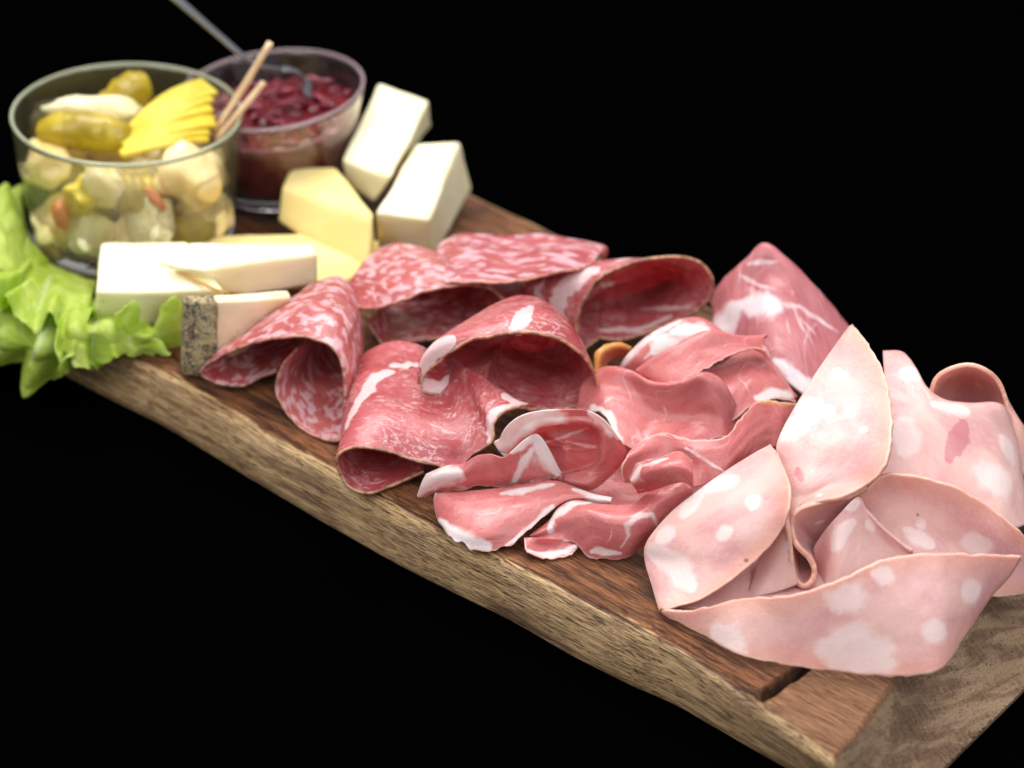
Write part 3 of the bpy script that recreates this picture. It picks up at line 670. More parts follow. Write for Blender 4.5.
slice_('prosciutto_slice', 'prosciutto', 'narrow ham slice with a white ragged tip, lying along the front of the white-rimmed scroll', 'prosciutto', HG, [
    [(426, 474, 12), (445, 466, 14), (463, 464, 15), (476, 456, 18), (490, 454, 19), (503, 457, 19.5), (513, 450, 22), (524, 440, 25), (537, 434, 26), (549, 449, 21.5), (561, 473, 13)],
    [(421, 484, 9), (441, 477, 11.5), (464, 474, 13), (478, 469, 14.5), (492, 468, 15), (507, 469, 15.5), (518, 466, 16.5), (530, 461, 18), (540, 459, 18), (551, 465, 16), (561, 475, 12)],
    [(417, 498, 4), (436, 492, 5), (465, 489, 7), (480, 487, 7.5), (495, 486, 8), (511, 484, 8.5), (524, 483, 9), (535, 481, 10), (543, 480, 10.5), (552, 478, 11), (561, 476, 12)]],
    rims='zl', seed=13, wob=.3, ragged=1.4, fat=[((420, 492), (434, 482), (448, 476), (458, 474), 4.0), ((512, 451), (524, 441), (537, 437), 2.2), ((538, 438), (543, 448), (551, 460), (559, 474), 3.6), ((531, 450), (523, 463), (514, 480), 1.8)])

slice_('prosciutto_slice', 'prosciutto', 'flat ham slice with a white fat border along its front corner at the board edge', 'prosciutto', HG, [
    [(435, 493, 6), (459, 492, 7), (502, 488, 9), (527, 484, 10), (555, 482, 11), (576, 488, 10), (592, 494, 10), (612, 498, 10)],
    [(434, 502, 4), (457, 508, 6), (496, 510, 8), (525, 504, 9.5), (553, 494, 10.5), (576, 491, 10.5), (592, 496, 10), (611, 501, 10)],
    [(437, 517, 1.5), (452, 527, 3), (485, 533, 5), (515, 524, 6.5), (545, 505, 9.5), (572, 496, 10.5), (590, 498, 10), (610, 503, 9)],
    [(443, 526, 1), (453, 538, 1), (480, 548, 1), (504, 548, 1.5), (528, 531, 5), (555, 506, 9), (576, 498, 10), (600, 504, 8)]],
    rims='zl', seed=14, wob=.4, ragged=1.6, fat=[((440, 522), (451, 533), (468, 542), (488, 546), 2.8), ((506, 546), (528, 530), (553, 507), 1.3), ((500, 494), (527, 490), (554, 485), 1.8), ((575, 490), (612, 500), 2.2)])

slice_('prosciutto_slice', 'prosciutto', 'puffed ham slice with a looping fat line, lowest fold touching the big mortadella', 'prosciutto', HG, [
    [(531, 534, 3), (549, 520, 6), (558, 508, 9), (575, 500, 12), (598, 504, 13), (621, 506, 13), (637, 502, 14), (655, 488, 18), (678, 475, 22), (692, 482, 22)],
    [(530, 536, 3), (551, 527, 6), (564, 517, 10), (583, 512, 13), (604, 517, 14), (625, 519, 14), (642, 514, 15), (659, 501, 18), (680, 488, 21), (692, 490, 20)],
    [(531, 538, 2), (553, 534, 4), (570, 530, 7), (590, 533, 8.5), (612, 536, 9.5), (632, 535, 9.5), (650, 527, 11), (665, 515, 13), (681, 501, 17), (692, 498, 17)],
    [(532, 541, 1), (552, 540, 3), (573, 543, 3.5), (590, 556, 1.5), (606, 560, 1), (625, 557, 1.5), (645, 544, 3), (662, 531, 5.5), (677, 517, 9), (690, 508, 12)]],
    rims='z', seed=15, wob=.4, ragged=1.0, fat=[((549, 531), (554, 517), (572, 505), (590, 503), 2.0), ((621, 547), (629, 535), (627, 525), (639, 516), (652, 514), (658, 528), 1.1), ((592, 551), (620, 553), 1.6)])

slice_('prosciutto_slice', 'prosciutto', 'tiny pale ham curl peeking out onto the wood under the flat and puffed slices', 'prosciutto', HG, [
    [(524, 538, 3), (543, 538, 4), (562, 539, 4), (580, 540, 3)],
    [(525, 547, 3), (540, 546, 1.5), (556, 548, 1.5), (578, 546, 3)],
    [(527, 552, 2.5), (545, 559, 1), (563, 556, 1), (577, 549, 2)]],
    rims='zl', seed=16, wob=.5, ragged=1.4, fat=[((530, 552), (546, 556), (562, 553), (574, 548), 1.8)])

slice_('prosciutto_slice', 'prosciutto', 'deep pink ham slice sweeping up to the mortadella, its left end curled into a ring', 'prosciutto', HG, [
    [(631, 452, 19), (646, 439, 21), (663, 434, 22), (680, 438, 21), (697, 441, 21), (723, 439, 22), (738, 422, 24), (753, 405, 25), (768, 401, 24), (783, 404, 23), (797, 403, 22)],
    [(626, 458, 19.5), (645, 449, 20), (665, 444, 20), (684, 448, 19.5), (702, 452, 20), (725, 451, 20), (742, 438, 21.5), (757, 424, 22), (770, 418, 21.5), (783, 417, 21), (795, 414, 20)],
    [(621, 468, 17), (640, 462, 17), (664, 458, 17), (685, 462, 16), (704, 466, 17), (724, 464, 17.5), (742, 454, 18.5), (756, 443, 19), (769, 436, 18.5), (780, 431, 18.5), (790, 427, 18)],
    [(623, 482, 12), (640, 482, 12), (665, 480, 13), (690, 487, 12), (706, 484, 13), (722, 476, 15), (740, 466, 15), (753, 458, 16), (766, 450, 16), (776, 446, 16), (788, 440, 15)]],
    rims='al', seed=17, ragged=.9, wob=.4, fat=[((686, 448), (704, 459), (724, 472), .8)], pink=[((760, 403), (770, 401), (783, 402), (797, 404), 1.5)])

slice_('prosciutto_slice', 'prosciutto', 'short ham strip with a lump of white fat curled inside the ringed slice', 'prosciutto', HG, [
    [(630, 478, 20), (640, 464, 26), (660, 458, 30), (680, 452, 32), (692, 462, 31)],
    [(632, 484, 21), (646, 474, 27), (664, 468, 31), (682, 466, 32), (693, 474, 30)],
    [(638, 494, 15), (652, 490, 19), (670, 484, 24), (684, 482, 26), (694, 488, 24)]],
    rims='al', seed=18, wob=.5, ragged=1.2, fat=[((633, 478), (640, 470), 3.2), ((645, 466), (668, 459), 1.5)])

slice_('prosciutto_slice', 'prosciutto', 'ham slice lying flat on the wood beneath the scroll and the ringed slice', 'prosciutto', HG, [
    [(520, 440, 6), (570, 430, 8), (620, 425, 9), (680, 430, 9), (740, 430, 9)],
    [(500, 470, 3), (560, 470, 5), (620, 478, 6), (690, 482, 6), (750, 470, 6)],
    [(490, 486, 2), (560, 500, 4), (620, 515, 5), (680, 520, 4), (740, 500, 4)]],
    rims='z', seed=29-10, wob=.8, ragged=1)
slice_('mortadella_slice', 'mortadella', 'lowest mortadella slice glimpsed deep between the leftmost slice and the long front slice', 'mortadella', MG, [
    [(700, 540, 4), (760, 530, 6), (820, 540, 7), (900, 540, 8)],
    [(690, 580, 3), (755, 578, 5), (820, 575, 6), (900, 565, 7)],
    [(680, 608, 1.5), (745, 612, 2.5), (820, 612, 4), (900, 596, 5)]],
    rims='', seed=35, wob=.6, soft=.2, thick=1.5)
# ---- mortadella
slice_('mortadella_slice', 'mortadella', 'mortadella slice with a loop of edge standing up at the back right', 'mortadella', MG, [
    [(930, 394, 33), (936, 378, 39), (948, 369, 43), (967, 365, 45), (985, 370, 44), (998, 381, 40), (1005, 397, 35), (1008, 415, 30), (1012, 436, 26), (1019, 465, 19), (1027, 485, 14)],
    [(934, 398, 27), (942, 388, 29), (953, 383, 30), (968, 381, 30), (984, 384, 30), (996, 391, 29), (1008, 404, 29), (1018, 422, 28), (1026, 442, 23), (1034, 468, 16), (1040, 488, 11)],
    [(938, 410, 20), (948, 408, 20), (958, 407, 20), (970, 407, 20), (984, 408, 20), (998, 410, 21), (1012, 416, 26), (1026, 432, 22), (1036, 452, 17), (1044, 475, 11), (1050, 492, 7)]],
    rims='a', seed=20, soft=.15, wob=.4, thick=1.5, fat=[((975, 380), (982, 388), 1.2)])
slice_('mortadella_slice', 'mortadella', 'broad mortadella slice with a darker pink blotch, back right in front of the standing loop', 'mortadella', MG, [
    [(884, 362, 30), (904, 364, 30), (915, 380, 30), (930, 395, 30), (948, 402, 30), (972, 405, 30), (998, 405, 30), (1012, 412, 26)],
    [(883, 354, 39), (902, 356, 40), (914, 370, 40), (926, 390, 39), (945, 404, 37), (971, 408, 36), (998, 408, 35), (1010, 420, 30)],
    [(885, 400, 36), (903, 402, 36.5), (922, 415, 35.5), (944, 428, 34), (970, 434, 32), (994, 434, 31), (1010, 440, 27), (1016, 445, 24)],
    [(882, 448, 30), (902, 450, 29.5), (925, 456, 28.5), (950, 466, 27), (975, 475, 25), (1000, 480, 23), (1016, 480, 20), (1022, 482, 17)],
    [(878, 490, 24), (900, 500, 22), (925, 505, 21), (950, 510, 20), (975, 520, 18), (1000, 530, 16), (1024, 525, 12), (1034, 510, 10)]],
    rims='', seed=21, soft=.15, wob=.5, nr=90, thick=1.5, fat=[((903, 425), (904, 450), 4.5), ((905, 372), (915, 378), 3), ((985, 478), (1000, 485), 6.5), ((1002, 440), (1008, 455), 4), ((935, 405), (965, 412), 3)],
    pink=[((962, 425), (955, 445), (948, 460), 3.2)])
slice_('mortadella_slice', 'mortadella', 'curved mortadella slice with a tiny hole near its rim, right of the centre folds', 'mortadella', MG, [
    [(858, 494, 29), (884, 475, 34), (919, 476, 35), (957, 488, 33), (991, 508, 28), (1018, 530, 23), (1040, 550, 16)],
    [(864, 508, 24), (888, 500, 26), (921, 506, 25), (955, 517, 24), (988, 530, 22), (1018, 546, 18), (1044, 564, 12)],
    [(872, 530, 18), (893, 532, 17.5), (923, 540, 16.5), (953, 550, 15), (986, 560, 13), (1014, 570, 10.5), (1044, 578, 7.5)],
    [(880, 560, 12), (900, 570, 10), (925, 580, 9), (955, 585, 8), (984, 596, 5), (1010, 596, 3), (1040, 590, 3)]],
    rims='az', seed=22, soft=.15, wob=.4, thick=1.5, fat=[((905, 530), (930, 545), 2.5), ((970, 540), (985, 545), 4), ((921, 524), 2)], hole=[((917, 514), .8), ((919, 522), .5)])
slice_('mortadella_slice', 'mortadella', 'tall mortadella slice with white fat spots and a pointed tip, highest of the mortadella', 'mortadella', MG, [
    [(853, 326, 46), (868, 345, 47), (884, 374, 47), (891, 408, 46), (892, 436, 44), (886, 466, 40), (867, 485, 34.5), (847, 496, 31.5), (824, 501, 29.5), (806, 506, 27)],
    [(852, 326, 46), (857, 350, 46), (862, 380, 45), (861, 412, 43), (857, 440, 40), (850, 462, 36), (838, 478, 32.5), (824, 490, 29.5), (810, 499, 27.5), (800, 508, 25.5)],
    [(851, 327, 46), (843, 353, 45), (836, 386, 43.5), (827, 418, 40.5), (816, 446, 36.5), (808, 468, 32.5), (803, 485, 30), (798, 498, 27), (795, 508, 25), (793, 518, 23)],
    [(850, 328, 45), (832, 352, 44), (811, 383, 42), (793, 412, 38), (779, 440, 33), (777, 462, 29), (780, 484, 26.5), (784, 500, 24.5), (787, 512, 22.5), (790, 524, 20)]],
    rims='a', seed=23, wob=.3, soft=.15, thick=1.6, nr=100, fat=[((838, 372), (839, 380), 3.0), ((806, 420), (812, 405), 5.0), ((795, 430), 5), ((826, 412), 3), ((820, 497), 1.2), ((865, 430), 1.5)], pink=[((798, 470), (802, 482), 1.6)])
slice_('mortadella_slice', 'mortadella', 'narrow mortadella pleat rolled into a teardrop loop at the centre of the folds', 'mortadella', MG, [
    [(866, 486, 33), (847, 496, 31), (824, 501, 29), (804, 506, 28.5), (794, 513, 27.5), (791, 523, 24.5), (793, 537, 21), (799, 548, 18.5), (808, 557, 15.5), (814, 569, 12), (812, 580, 9), (804, 586, 7.5), (796, 580, 9), (792, 566, 13), (790, 550, 18), (788, 533, 23), (786, 522, 26)],
    [(867, 489, 30), (852, 500, 27), (834, 508, 24.5), (818, 516, 22), (808, 524, 19), (803, 531, 16), (803, 541, 13), (806, 548, 10.5), (811, 555, 8), (814, 563, 5.5), (811, 570, 3.5), (805, 574, 2.7), (800, 570, 4), (797, 559, 7), (795, 548, 11), (793, 534, 16), (792, 523, 19)],
    [(868, 492, 27), (856, 504, 23), (845, 514, 19), (832, 525, 16), (822, 534, 13), (815, 540, 10), (812, 545, 8), (812, 548, 6), (812, 552, 4), (812, 556, 3), (810, 560, 2), (806, 562, 2), (802, 560, 3), (799, 552, 5), (797, 545, 8), (796, 535, 12), (795, 525, 15)]],
    rims='a', seed=24, wob=.15, thick=1.8, nr=60, nc=200, soft=.1, fat=[((815, 521), (822, 519), 1.4)])
slice_('mortadella_slice', 'mortadella', 'inner mortadella fold with a pale streak, standing behind the long front slice', 'mortadella', MG, [
    [(814, 548, 13), (822, 535, 18), (838, 516, 25), (857, 497, 30), (866, 508, 27), (879, 523, 24), (896, 538, 20), (912, 551, 17)],
    [(817, 565, 8), (824, 560, 11), (838, 549, 17.5), (857, 535, 20.5), (871, 536, 19.5), (886, 541, 18), (899, 548, 16.5), (913, 552, 16)],
    [(818, 586, 3.5), (826, 590, 5), (840, 583, 9), (858, 574, 11), (875, 566, 12), (892, 560, 13), (903, 557, 14), (914, 554, 15)]],
    rims='', seed=25, wob=.5, thick=1.5, soft=.2, fat=[((835, 548), (842, 532), (852, 522), 2.6), ((847, 507), (856, 502), 2), ((866, 522), (872, 528), 2)])
slice_('mortadella_slice', 'mortadella', 'small hidden mortadella fold, salmon inner side showing left of the teardrop pleat', 'mortadella', MG, [
    [(787, 500, 29), (788, 518, 26), (789, 535, 22), (792, 558, 15), (797, 584, 8)],
    [(782, 514, 25), (779, 532, 20), (776, 550, 16), (774, 570, 11), (776, 592, 6)],
    [(775, 530, 18), (768, 546, 14), (760, 562, 10), (754, 580, 6), (746, 599, 3)]],
    rims='', seed=26, soft=.15, wob=.3, thick=1.5)
slice_('mortadella_slice', 'mortadella', 'mortadella slice with a ragged white fat edge, leftmost of the mortadella', 'mortadella', MG, [
    [(771, 446, 32), (745, 460, 30), (702, 489, 24), (668, 517, 17), (648, 542, 10), (646, 560, 5), (652, 582, 3), (661, 611, 2)],
    [(773, 449, 32.5), (759, 467, 32), (731, 495, 27.5), (703, 522, 21), (680, 547, 14), (668, 566, 8), (662, 590, 4.5), (662, 610, 2.5)],
    [(776, 452, 33), (775, 474, 34), (762, 501, 30), (741, 529, 24), (717, 553, 17), (694, 574, 10.5), (678, 594, 6), (663, 610, 3)],
    [(777, 455, 33), (789, 482, 36), (790, 507, 33), (779, 534, 25), (757, 559, 18), (729, 582, 12), (700, 600, 7), (665, 611, 3)]],
    rims='z', seed=27, soft=.15, wob=.4, thick=1.5, ragged=.3, fat=[((652, 552), (668, 560), (682, 574), (692, 588), 4.0), ((710, 490), (735, 482), 4), ((752, 508), (756, 500), 2.4), ((722, 538), (730, 530), 2.2), ((700, 495), (685, 515), 3), ((660, 540), (672, 535), 3)], hole=[((746, 560), .9), ((740, 566), .5)])
slice_('mortadella_slice', 'mortadella', 'long mortadella slice draped across the front with large white patches, nearest the board slot', 'mortadella', MG, [
    [(661, 611, 3), (697, 609, 8), (745, 598, 15), (789, 595, 20), (832, 583, 25), (871, 564, 29), (903, 556, 30), (938, 553, 30), (977, 554, 28), (1021, 556, 24)],
    [(663, 613, 2.5), (701, 622, 5), (746, 628, 8.5), (790, 630, 10.5), (829, 628, 13), (872, 622, 15.5), (910, 616, 17), (942, 611, 18), (972, 594, 18.5), (1008, 575, 18.5)],
    [(664, 614, 2), (705, 635, 2), (745, 656, 2), (789, 665, 1.5), (825, 670, 1.5), (871, 675, 2), (915, 675, 3), (942, 667, 5), (964, 634, 9), (990, 595, 13)]],
    rims='az', seed=28, soft=.15, wob=.5, thick=1.6, fat=[((718, 633), (735, 642), (730, 650), 4.6), ((842, 598), (850, 600), 5.2), ((830, 648), (850, 640), (870, 650), (838, 660), 6.5), ((933, 632), (938, 636), 3.6), ((875, 574), (888, 573), 2.6), ((965, 592), (975, 590), 3.5)])

# ------------------------------------------------------------------ cheese
def block(name, top, bot, m_, parent=None, bev=1.8, seed=0, rough=.5, cuts=7):
    """a cut block: top and bottom corners in picture position + height"""
    n = len(top); bm = bmesh.new()
    T = [bm.verts.new(P(*p)) for p in top]; B = [bm.verts.new(P(*p)) for p in bot]
    bm.faces.new(T); bm.faces.new(B[::-1])
    for i in range(n): bm.faces.new((T[i], B[i], B[(i+1) % n], T[(i+1) % n]))
    bmesh.ops.recalc_face_normals(bm, faces=bm.faces)
    bmesh.ops.bevel(bm, geom=list(bm.edges), offset=bev/1000, segments=3, affect='EDGES', profile=.6)
    bmesh.ops.triangulate(bm, faces=[f for f in bm.faces if len(f.verts) > 4])
    for _ in range(5):
        ed = [e for e in bm.edges if e.calc_length() > .0035]
        if not ed: break
        bmesh.ops.subdivide_edges(bm, edges=ed, cuts=1, use_grid_fill=True)
    bmesh.ops.triangulate(bm, faces=[f for f in bm.faces if len(f.verts) > 4])
    for v in bm.verts:
        v.co += noise.noise_vector(v.co*70+Vector((seed, 0, 0)))*rough/1000+noise.noise_vector(v.co*280+Vector((seed, 0, 0)))*rough*.35/1000
    for f in bm.faces: f.smooth = True
    me = bpy.data.meshes.new(name); bm.to_mesh(me); bm.free()
    o = link(name, me, m_, parent)
    if parent is None: recentre(o)
    return o
def tube(bm, pts, rads, seg=12, flat=1.0, upv=Vector((0, 0, 1))):
    rings = []
    for i, p in enumerate(pts):
        t = (pts[min(i+1, len(pts)-1)]-pts[max(i-1, 0)]).normalized()
        a = t.cross(upv)
        if a.length < 1e-4: a = t.cross(Vector((1, 0, 0)))
        a.normalize(); b = a.cross(t)
        r = rads[i]/1000
        rings.append([bm.verts.new(p+a*r*math.cos(2*math.pi*k/seg)+b*r*flat*math.sin(2*math.pi*k/seg)) for k in range(seg)])
    for A, B in zip(rings, rings[1:]):
        for k in range(seg): bm.faces.new((A[k], A[(k+1) % seg], B[(k+1) % seg], B[k]))
    bm.faces.new(rings[0][::-1]); bm.faces.new(rings[-1])
def obj_tube(name, pts, rads, m_, seg=12, flat=1.0, parent=None, upv=Vector((0, 0, 1)), dens=6, keep=False):
    P3 = cr(np.array(pts), np.linspace(0, len(pts)-1, (len(pts)-1)*dens+1)); R = np.interp(np.linspace(0, len(rads)-1, len(P3)), range(len(rads)), rads)
    bm = bmesh.new(); tube(bm, [Vector(p) for p in P3], R, seg, flat, upv)
    bmesh.ops.recalc_face_normals(bm, faces=bm.faces)
    for f in bm.faces: f.smooth = len(f.verts) == 4
    me = bpy.data.meshes.new(name); bm.to_mesh(me); bm.free()
    o = link(name, me, m_, parent)
    if parent is None and not keep: recentre(o)
    return o
CG = 'cheese pieces by the jars'
tag(block('cheese_block', [(379, 82, 40), (429, 100, 40), (392, 177, 28), (341, 160, 28)], [(383, 108, 22), (432, 126, 22), (372, 203, 14), (345, 186, 14)], MAT['cheese'], seed=1),
    'white cheese block leaning beside the jam bowl, highest of the cheese', 'cheese', CG)
tag(block('cheese_block', [(416, 143, 30), (460, 141, 30), (430, 219, 24), (376, 213, 24)], [(418, 172, 10), (473, 188, 8), (431, 262, 1), (376, 246, 4)], MAT['cheese'], seed=2),
    'pale cheese block rightmost of the cheese, just behind the flat marbled slice', 'cheese', CG)
tag(block('cheese_wedge', [(291, 165, 26), (336, 167, 26), (374, 212, 24), (371, 221, 22), (281, 188, 22)], [(290, 195, 8), (340, 205, 8), (376, 262, 8), (366, 280, 6), (278, 222, 10)], MAT['cheese_yellow'], seed=3, bev=1.5),
    'yellow cheese wedge standing in front of the jam bowl', 'cheese', CG)
tag(block('cheese_slab', [(200, 235, 10), (300, 233, 10), (345, 250, 10), (378, 238, 10), (384, 262, 10), (345, 282, 9), (300, 280, 9), (205, 262, 9)], [(200, 252, 1), (300, 250, 1), (345, 268, 1), (378, 254, 1), (384, 276, 1), (345, 294, 1), (300, 292, 1), (205, 278, 1)], MAT['cheese_yellow'], seed=4),
    'thin flat yellow cheese slab lying under the yellow wedge', 'cheese', CG)
tag(block('cheese_block', [(101, 242, 24), (188, 241, 24), (224, 290, 22), (150, 292, 21), (95, 292, 21)], [(101, 262, 8), (188, 275, 4), (232, 318, 3), (150, 328, 3), (96, 325, 4)], MAT['cheese'], seed=5),
    'long cream cheese piece nearest the pickle jar, its low front touching the lettuce', 'cheese', CG)
r_ = tag(empty('cheese_block', P(265, 285, 8)), 'cream cheese piece with a golden crust line, lying across the middle of the pile', 'cheese', CG)
adopt(block('paste', [(168, 265, 27), (188, 242, 28), (312, 243, 27), (318, 253, 27), (243, 263, 27), (203, 271, 27)], [(169, 268, 25), (190, 262, 18), (312, 270, 14), (317, 286, 13), (245, 297, 12), (222, 294, 14)], MAT['cheese'], seed=6), r_)
adopt(obj_tube('crust', [P(156, 262, 24.6), P(170, 267, 24.4), P(190, 277, 23.6), P(210, 287, 23.4), P(228, 293.5, 22.6)], [.2, .4, .6, .6, .3], MAT['crust'], 8, keep=True), r_)
r_ = tag(empty('rinded_cheese', P(235, 372, 0)), 'cheese piece with a dark mottled rind at its left end, beside the two-pocket salami', 'cheese', CG)
adopt(block('paste', [(212, 296, 30), (288, 290, 28), (292, 299, 26), (216, 303, 30)], [(214, 360, 1), (236, 350, 1), (238, 360, 1), (218, 378, 1)], MAT['cheese_pale'], seed=7, bev=.8), r_)
adopt(block('rind', [(182, 296, 30), (213, 294, 30.5), (218, 303, 30.5), (181, 303, 30)], [(184, 358, 1), (214, 358, .8), (219, 379, .8), (182, 377, 1)], MAT['rind'], seed=8, bev=1.2, rough=.9), r_)

# ------------------------------------------------------------------ glass things
def lathe(name, prof, seg, m_, loc, parent=None, tilt=None):
    """prof: list of (radius mm, z mm), closed"""
    bm = bmesh.new(); rings = []
    for r, z in prof:
        if r < 1e-6: rings.append([bm.verts.new((0, 0, z/1000))])
        else: rings.append([bm.verts.new((r/1000*math.cos(2*math.pi*i/seg), r/1000*math.sin(2*math.pi*i/seg), z/1000)) for i in range(seg)])
    for a, b in zip(rings, rings[1:]):
        for i in range(seg):
            j = (i+1) % seg
            if len(a) == 1 and len(b) == 1: continue
            if len(a) == 1: bm.faces.new((a[0], b[i], b[j]))
            elif len(b) == 1: bm.faces.new((a[j], a[i], b[0]))
            else: bm.faces.new((a[i], b[i], b[j], a[j]))
    bmesh.ops.recalc_face_normals(bm, faces=bm.faces)
    for f in bm.faces: f.smooth = True
    me = bpy.data.meshes.new(name); bm.to_mesh(me); bm.free()
    o = link(name, me, m_, parent); o.location = loc
    if tilt: o.rotation_euler = tilt
    return o
jb = P(121, 283, 0); JC = np.array([jb[0]-.002, jb[1]+.0375, .0006])
JR0, JR1, JH = 37.5, 41.5, 51.0
jprof = [(0, 0), (34, 0), (36.5, .6), (37.5, 2.5), (37.9, 6), (39.2, 26), (40.9, 46), (41.1, 47.2), (40.6, 48.1), (40.0, 47.6), (39.6, 46.3), (37.6, 26), (36, 8), (34.5, 5.2), (32, 4.2), (0, 4)]
tag(lathe('glass_jar', jprof, 96, MAT['glass'], JC), 'clear straight-sided glass jar filled with mixed pickles, at the left end of the board', 'jar')
def torus(name, R, r, z, m_, parent):
    bm = bmesh.new(); A = []
    for i in range(120):
        a = 2*math.pi*i/120
        A.append([bm.verts.new(((R+r*math.cos(b))/1000*math.cos(a), (R+r*math.cos(b))/1000*math.sin(a), (z+r*math.sin(b))/1000)) for b in [2*math.pi*k/12 for k in range(12)]])
    for i in range(120):
        for k in range(12): bm.faces.new((A[i][k], A[(i+1) % 120][k], A[(i+1) % 120][(k+1) % 12], A[i][(k+1) % 12]))
    bmesh.ops.recalc_face_normals(bm, faces=bm.faces)
    for f in bm.faces: f.smooth = True
    me = bpy.data.meshes.new(name); bm.to_mesh(me); bm.free()
    return link(name, me, m_, parent)
torus('rim', 40.5, .65, 48.0, MAT['rim_glass'], bpy.data.objects['glass_jar'])
torus('base_ring', 36.0, 1.1, 1.2, MAT['rim_glass'], bpy.data.objects['glass_jar'])
bb = P(283, 190, 0)
BC = np.array(P(278, 227, 0)); BC[1] += .026; BC[2] = .0035
TILT = (0, math.radians(-7), 0)
bprof = [(0, 0), (20, 0), (23, .6), (25, 3), (28.5, 14), (31.5, 28), (34.4, 38.5), (34.8, 39.7), (34.2, 40.5), (33.4, 39.9), (33, 38.5), (30, 28), (27, 14), (23.5, 5), (20, 3), (0, 2.6)]
tag(lathe('glass_bowl', bprof, 96, MAT['glass_rose'], BC, tilt=TILT), 'small clear glass bowl of dark red jam with a spoon in it', 'bowl')
torus('rim', 34.2, .65, 40.5, MAT['rim_rose'], bpy.data.objects['glass_bowl'])

# jam
def build_jam():
    bm = bmesh.new(); seg = 72
    def rad(z): return np.interp(z, [3.2, 5, 14, 28, 36], [20.3, 23.0, 26.4, 29.5, 31.3])+.3
    rings = [[bm.verts.new((0, 0, .0032))]]
    for z in (3.3, 5, 9, 14, 20, 26, 29.8):
        rings.append([bm.verts.new((rad(z)/1000*math.cos(2*math.pi*i/seg), rad(z)/1000*math.sin(2*math.pi*i/seg), z/1000)) for i in range(seg)])
    for k in range(12, -1, -1):
        r = rad(30)*k/13
        ring = []
        for i in range(seg if k else 1):
            a = 2*math.pi*i/seg; x, y = r*math.cos(a), r*math.sin(a)
            z = 30.5+1.6*noise.noise(Vector((x*.14, y*.14, 1)))+1.5*noise.noise(Vector((x*.4, y*.4, 4)))
            ring.append(bm.verts.new((x/1000, y/1000, z/1000)))
        rings.append(ring)
    for a, b in zip(rings, rings[1:]):
        for i in range(seg):
            j = (i+1) % seg
            if len(a) == 1: bm.faces.new((a[0], b[i], b[j]))
            elif len(b) == 1: bm.faces.new((a[j], a[i], b[0]))
            else: bm.faces.new((a[i], b[i], b[j], a[j]))
    bmesh.ops.recalc_face_normals(bm, faces=bm.faces)
    for f in bm.faces: f.smooth = True
    me = bpy.data.meshes.new('jam'); bm.to_mesh(me); bm.free()
    root = link('onion_jam', me, MAT['jam']); root.location = BC; root.rotation_euler = TILT
    tag(root, 'glossy dark red onion jam filling the small glass bowl', 'jam')
    # cooked onion strands at the surface, one uncountable tangle
    bm = bmesh.new(); r2 = random.Random(5)
    for _ in range(60):
        a = r2.uniform(0, 6.28); rr = 27.5*math.sqrt(r2.random()); x, y = rr*math.cos(a), rr*math.sin(a)
        d = r2.uniform(0, 6.28); L = r2.uniform(5, 14); cur = r2.uniform(-.6, .6); th = r2.uniform(.55, 1.1); pts = []
        z = 31+r2.uniform(-.3, 1.6)
        for k in range(7):
            pts.append(Vector((x, y, z+.6*math.sin(k/6*math.pi)))/1000); d += cur/2; x += L/6*math.cos(d); y += L/6*math.sin(d)
            q = math.hypot(x, y)
            if q > 28.8: x *= 28.8/q; y *= 28.8/q
        tube(bm, pts, [.4*th]+[r2.uniform(.9, 1.5)*th for _k in range(5)]+[.3*th], 8)
    me = bpy.data.meshes.new('onion_strands'); bm.to_mesh(me); bm.free()
    for p_ in me.polygons: p_.use_smooth = True
    s = link('onion_strands', me, MAT['strand'], root); s['kind'] = 'stuff'
MAT['strand'] = simple('candied_onion', (.22, .015, .035), .08, .2, (1, .3, .3), .004, 0, 200, (.12, .008, .018), 150)
build_jam()

# spoon
r_ = tag(empty('jam_spoon', P(312, 112, 28)), 'thin grey spoon standing in the jam bowl, handle leaning out to the upper left', 'spoon')
adopt(obj_tube('handle', [P(150, -22, 92), P(178, 0, 84), (P(215, 32, 72)), P(252, 62, 60), P(280, 70, 51)], [2.8, 2.6, 2.0, 1.6, 1.5], MAT['steel'], 12, .5, keep=True), r_)
adopt(obj_tube('bowl', [P(280, 70, 51), P(292, 70, 49), P(302, 79, 44), P(309, 92, 39), P(313, 104, 34)], [1.5, 3.0, 4.2, 3.6, 1.5], MAT['steel'], 16, .25, keep=True), r_)
# picks
PG = 'wooden picks in the pickle jar'
tag(obj_tube('wooden_pick', [P(270, 43, 76), P(243, 88, 58), P(214, 134, 40)], [1.15, 1.25, 1.1], MAT['pick'], 10), 'longer pale wooden pick leaning out of the pickle jar', 'pick', PG)
tag(obj_tube('wooden_pick', [P(264, 82, 62), P(243, 108, 53), P(216, 140, 40)], [1.05, 1.15, 1.0], MAT['pick'], 10), 'shorter pale wooden pick leaning out of the pickle jar', 'pick', PG)

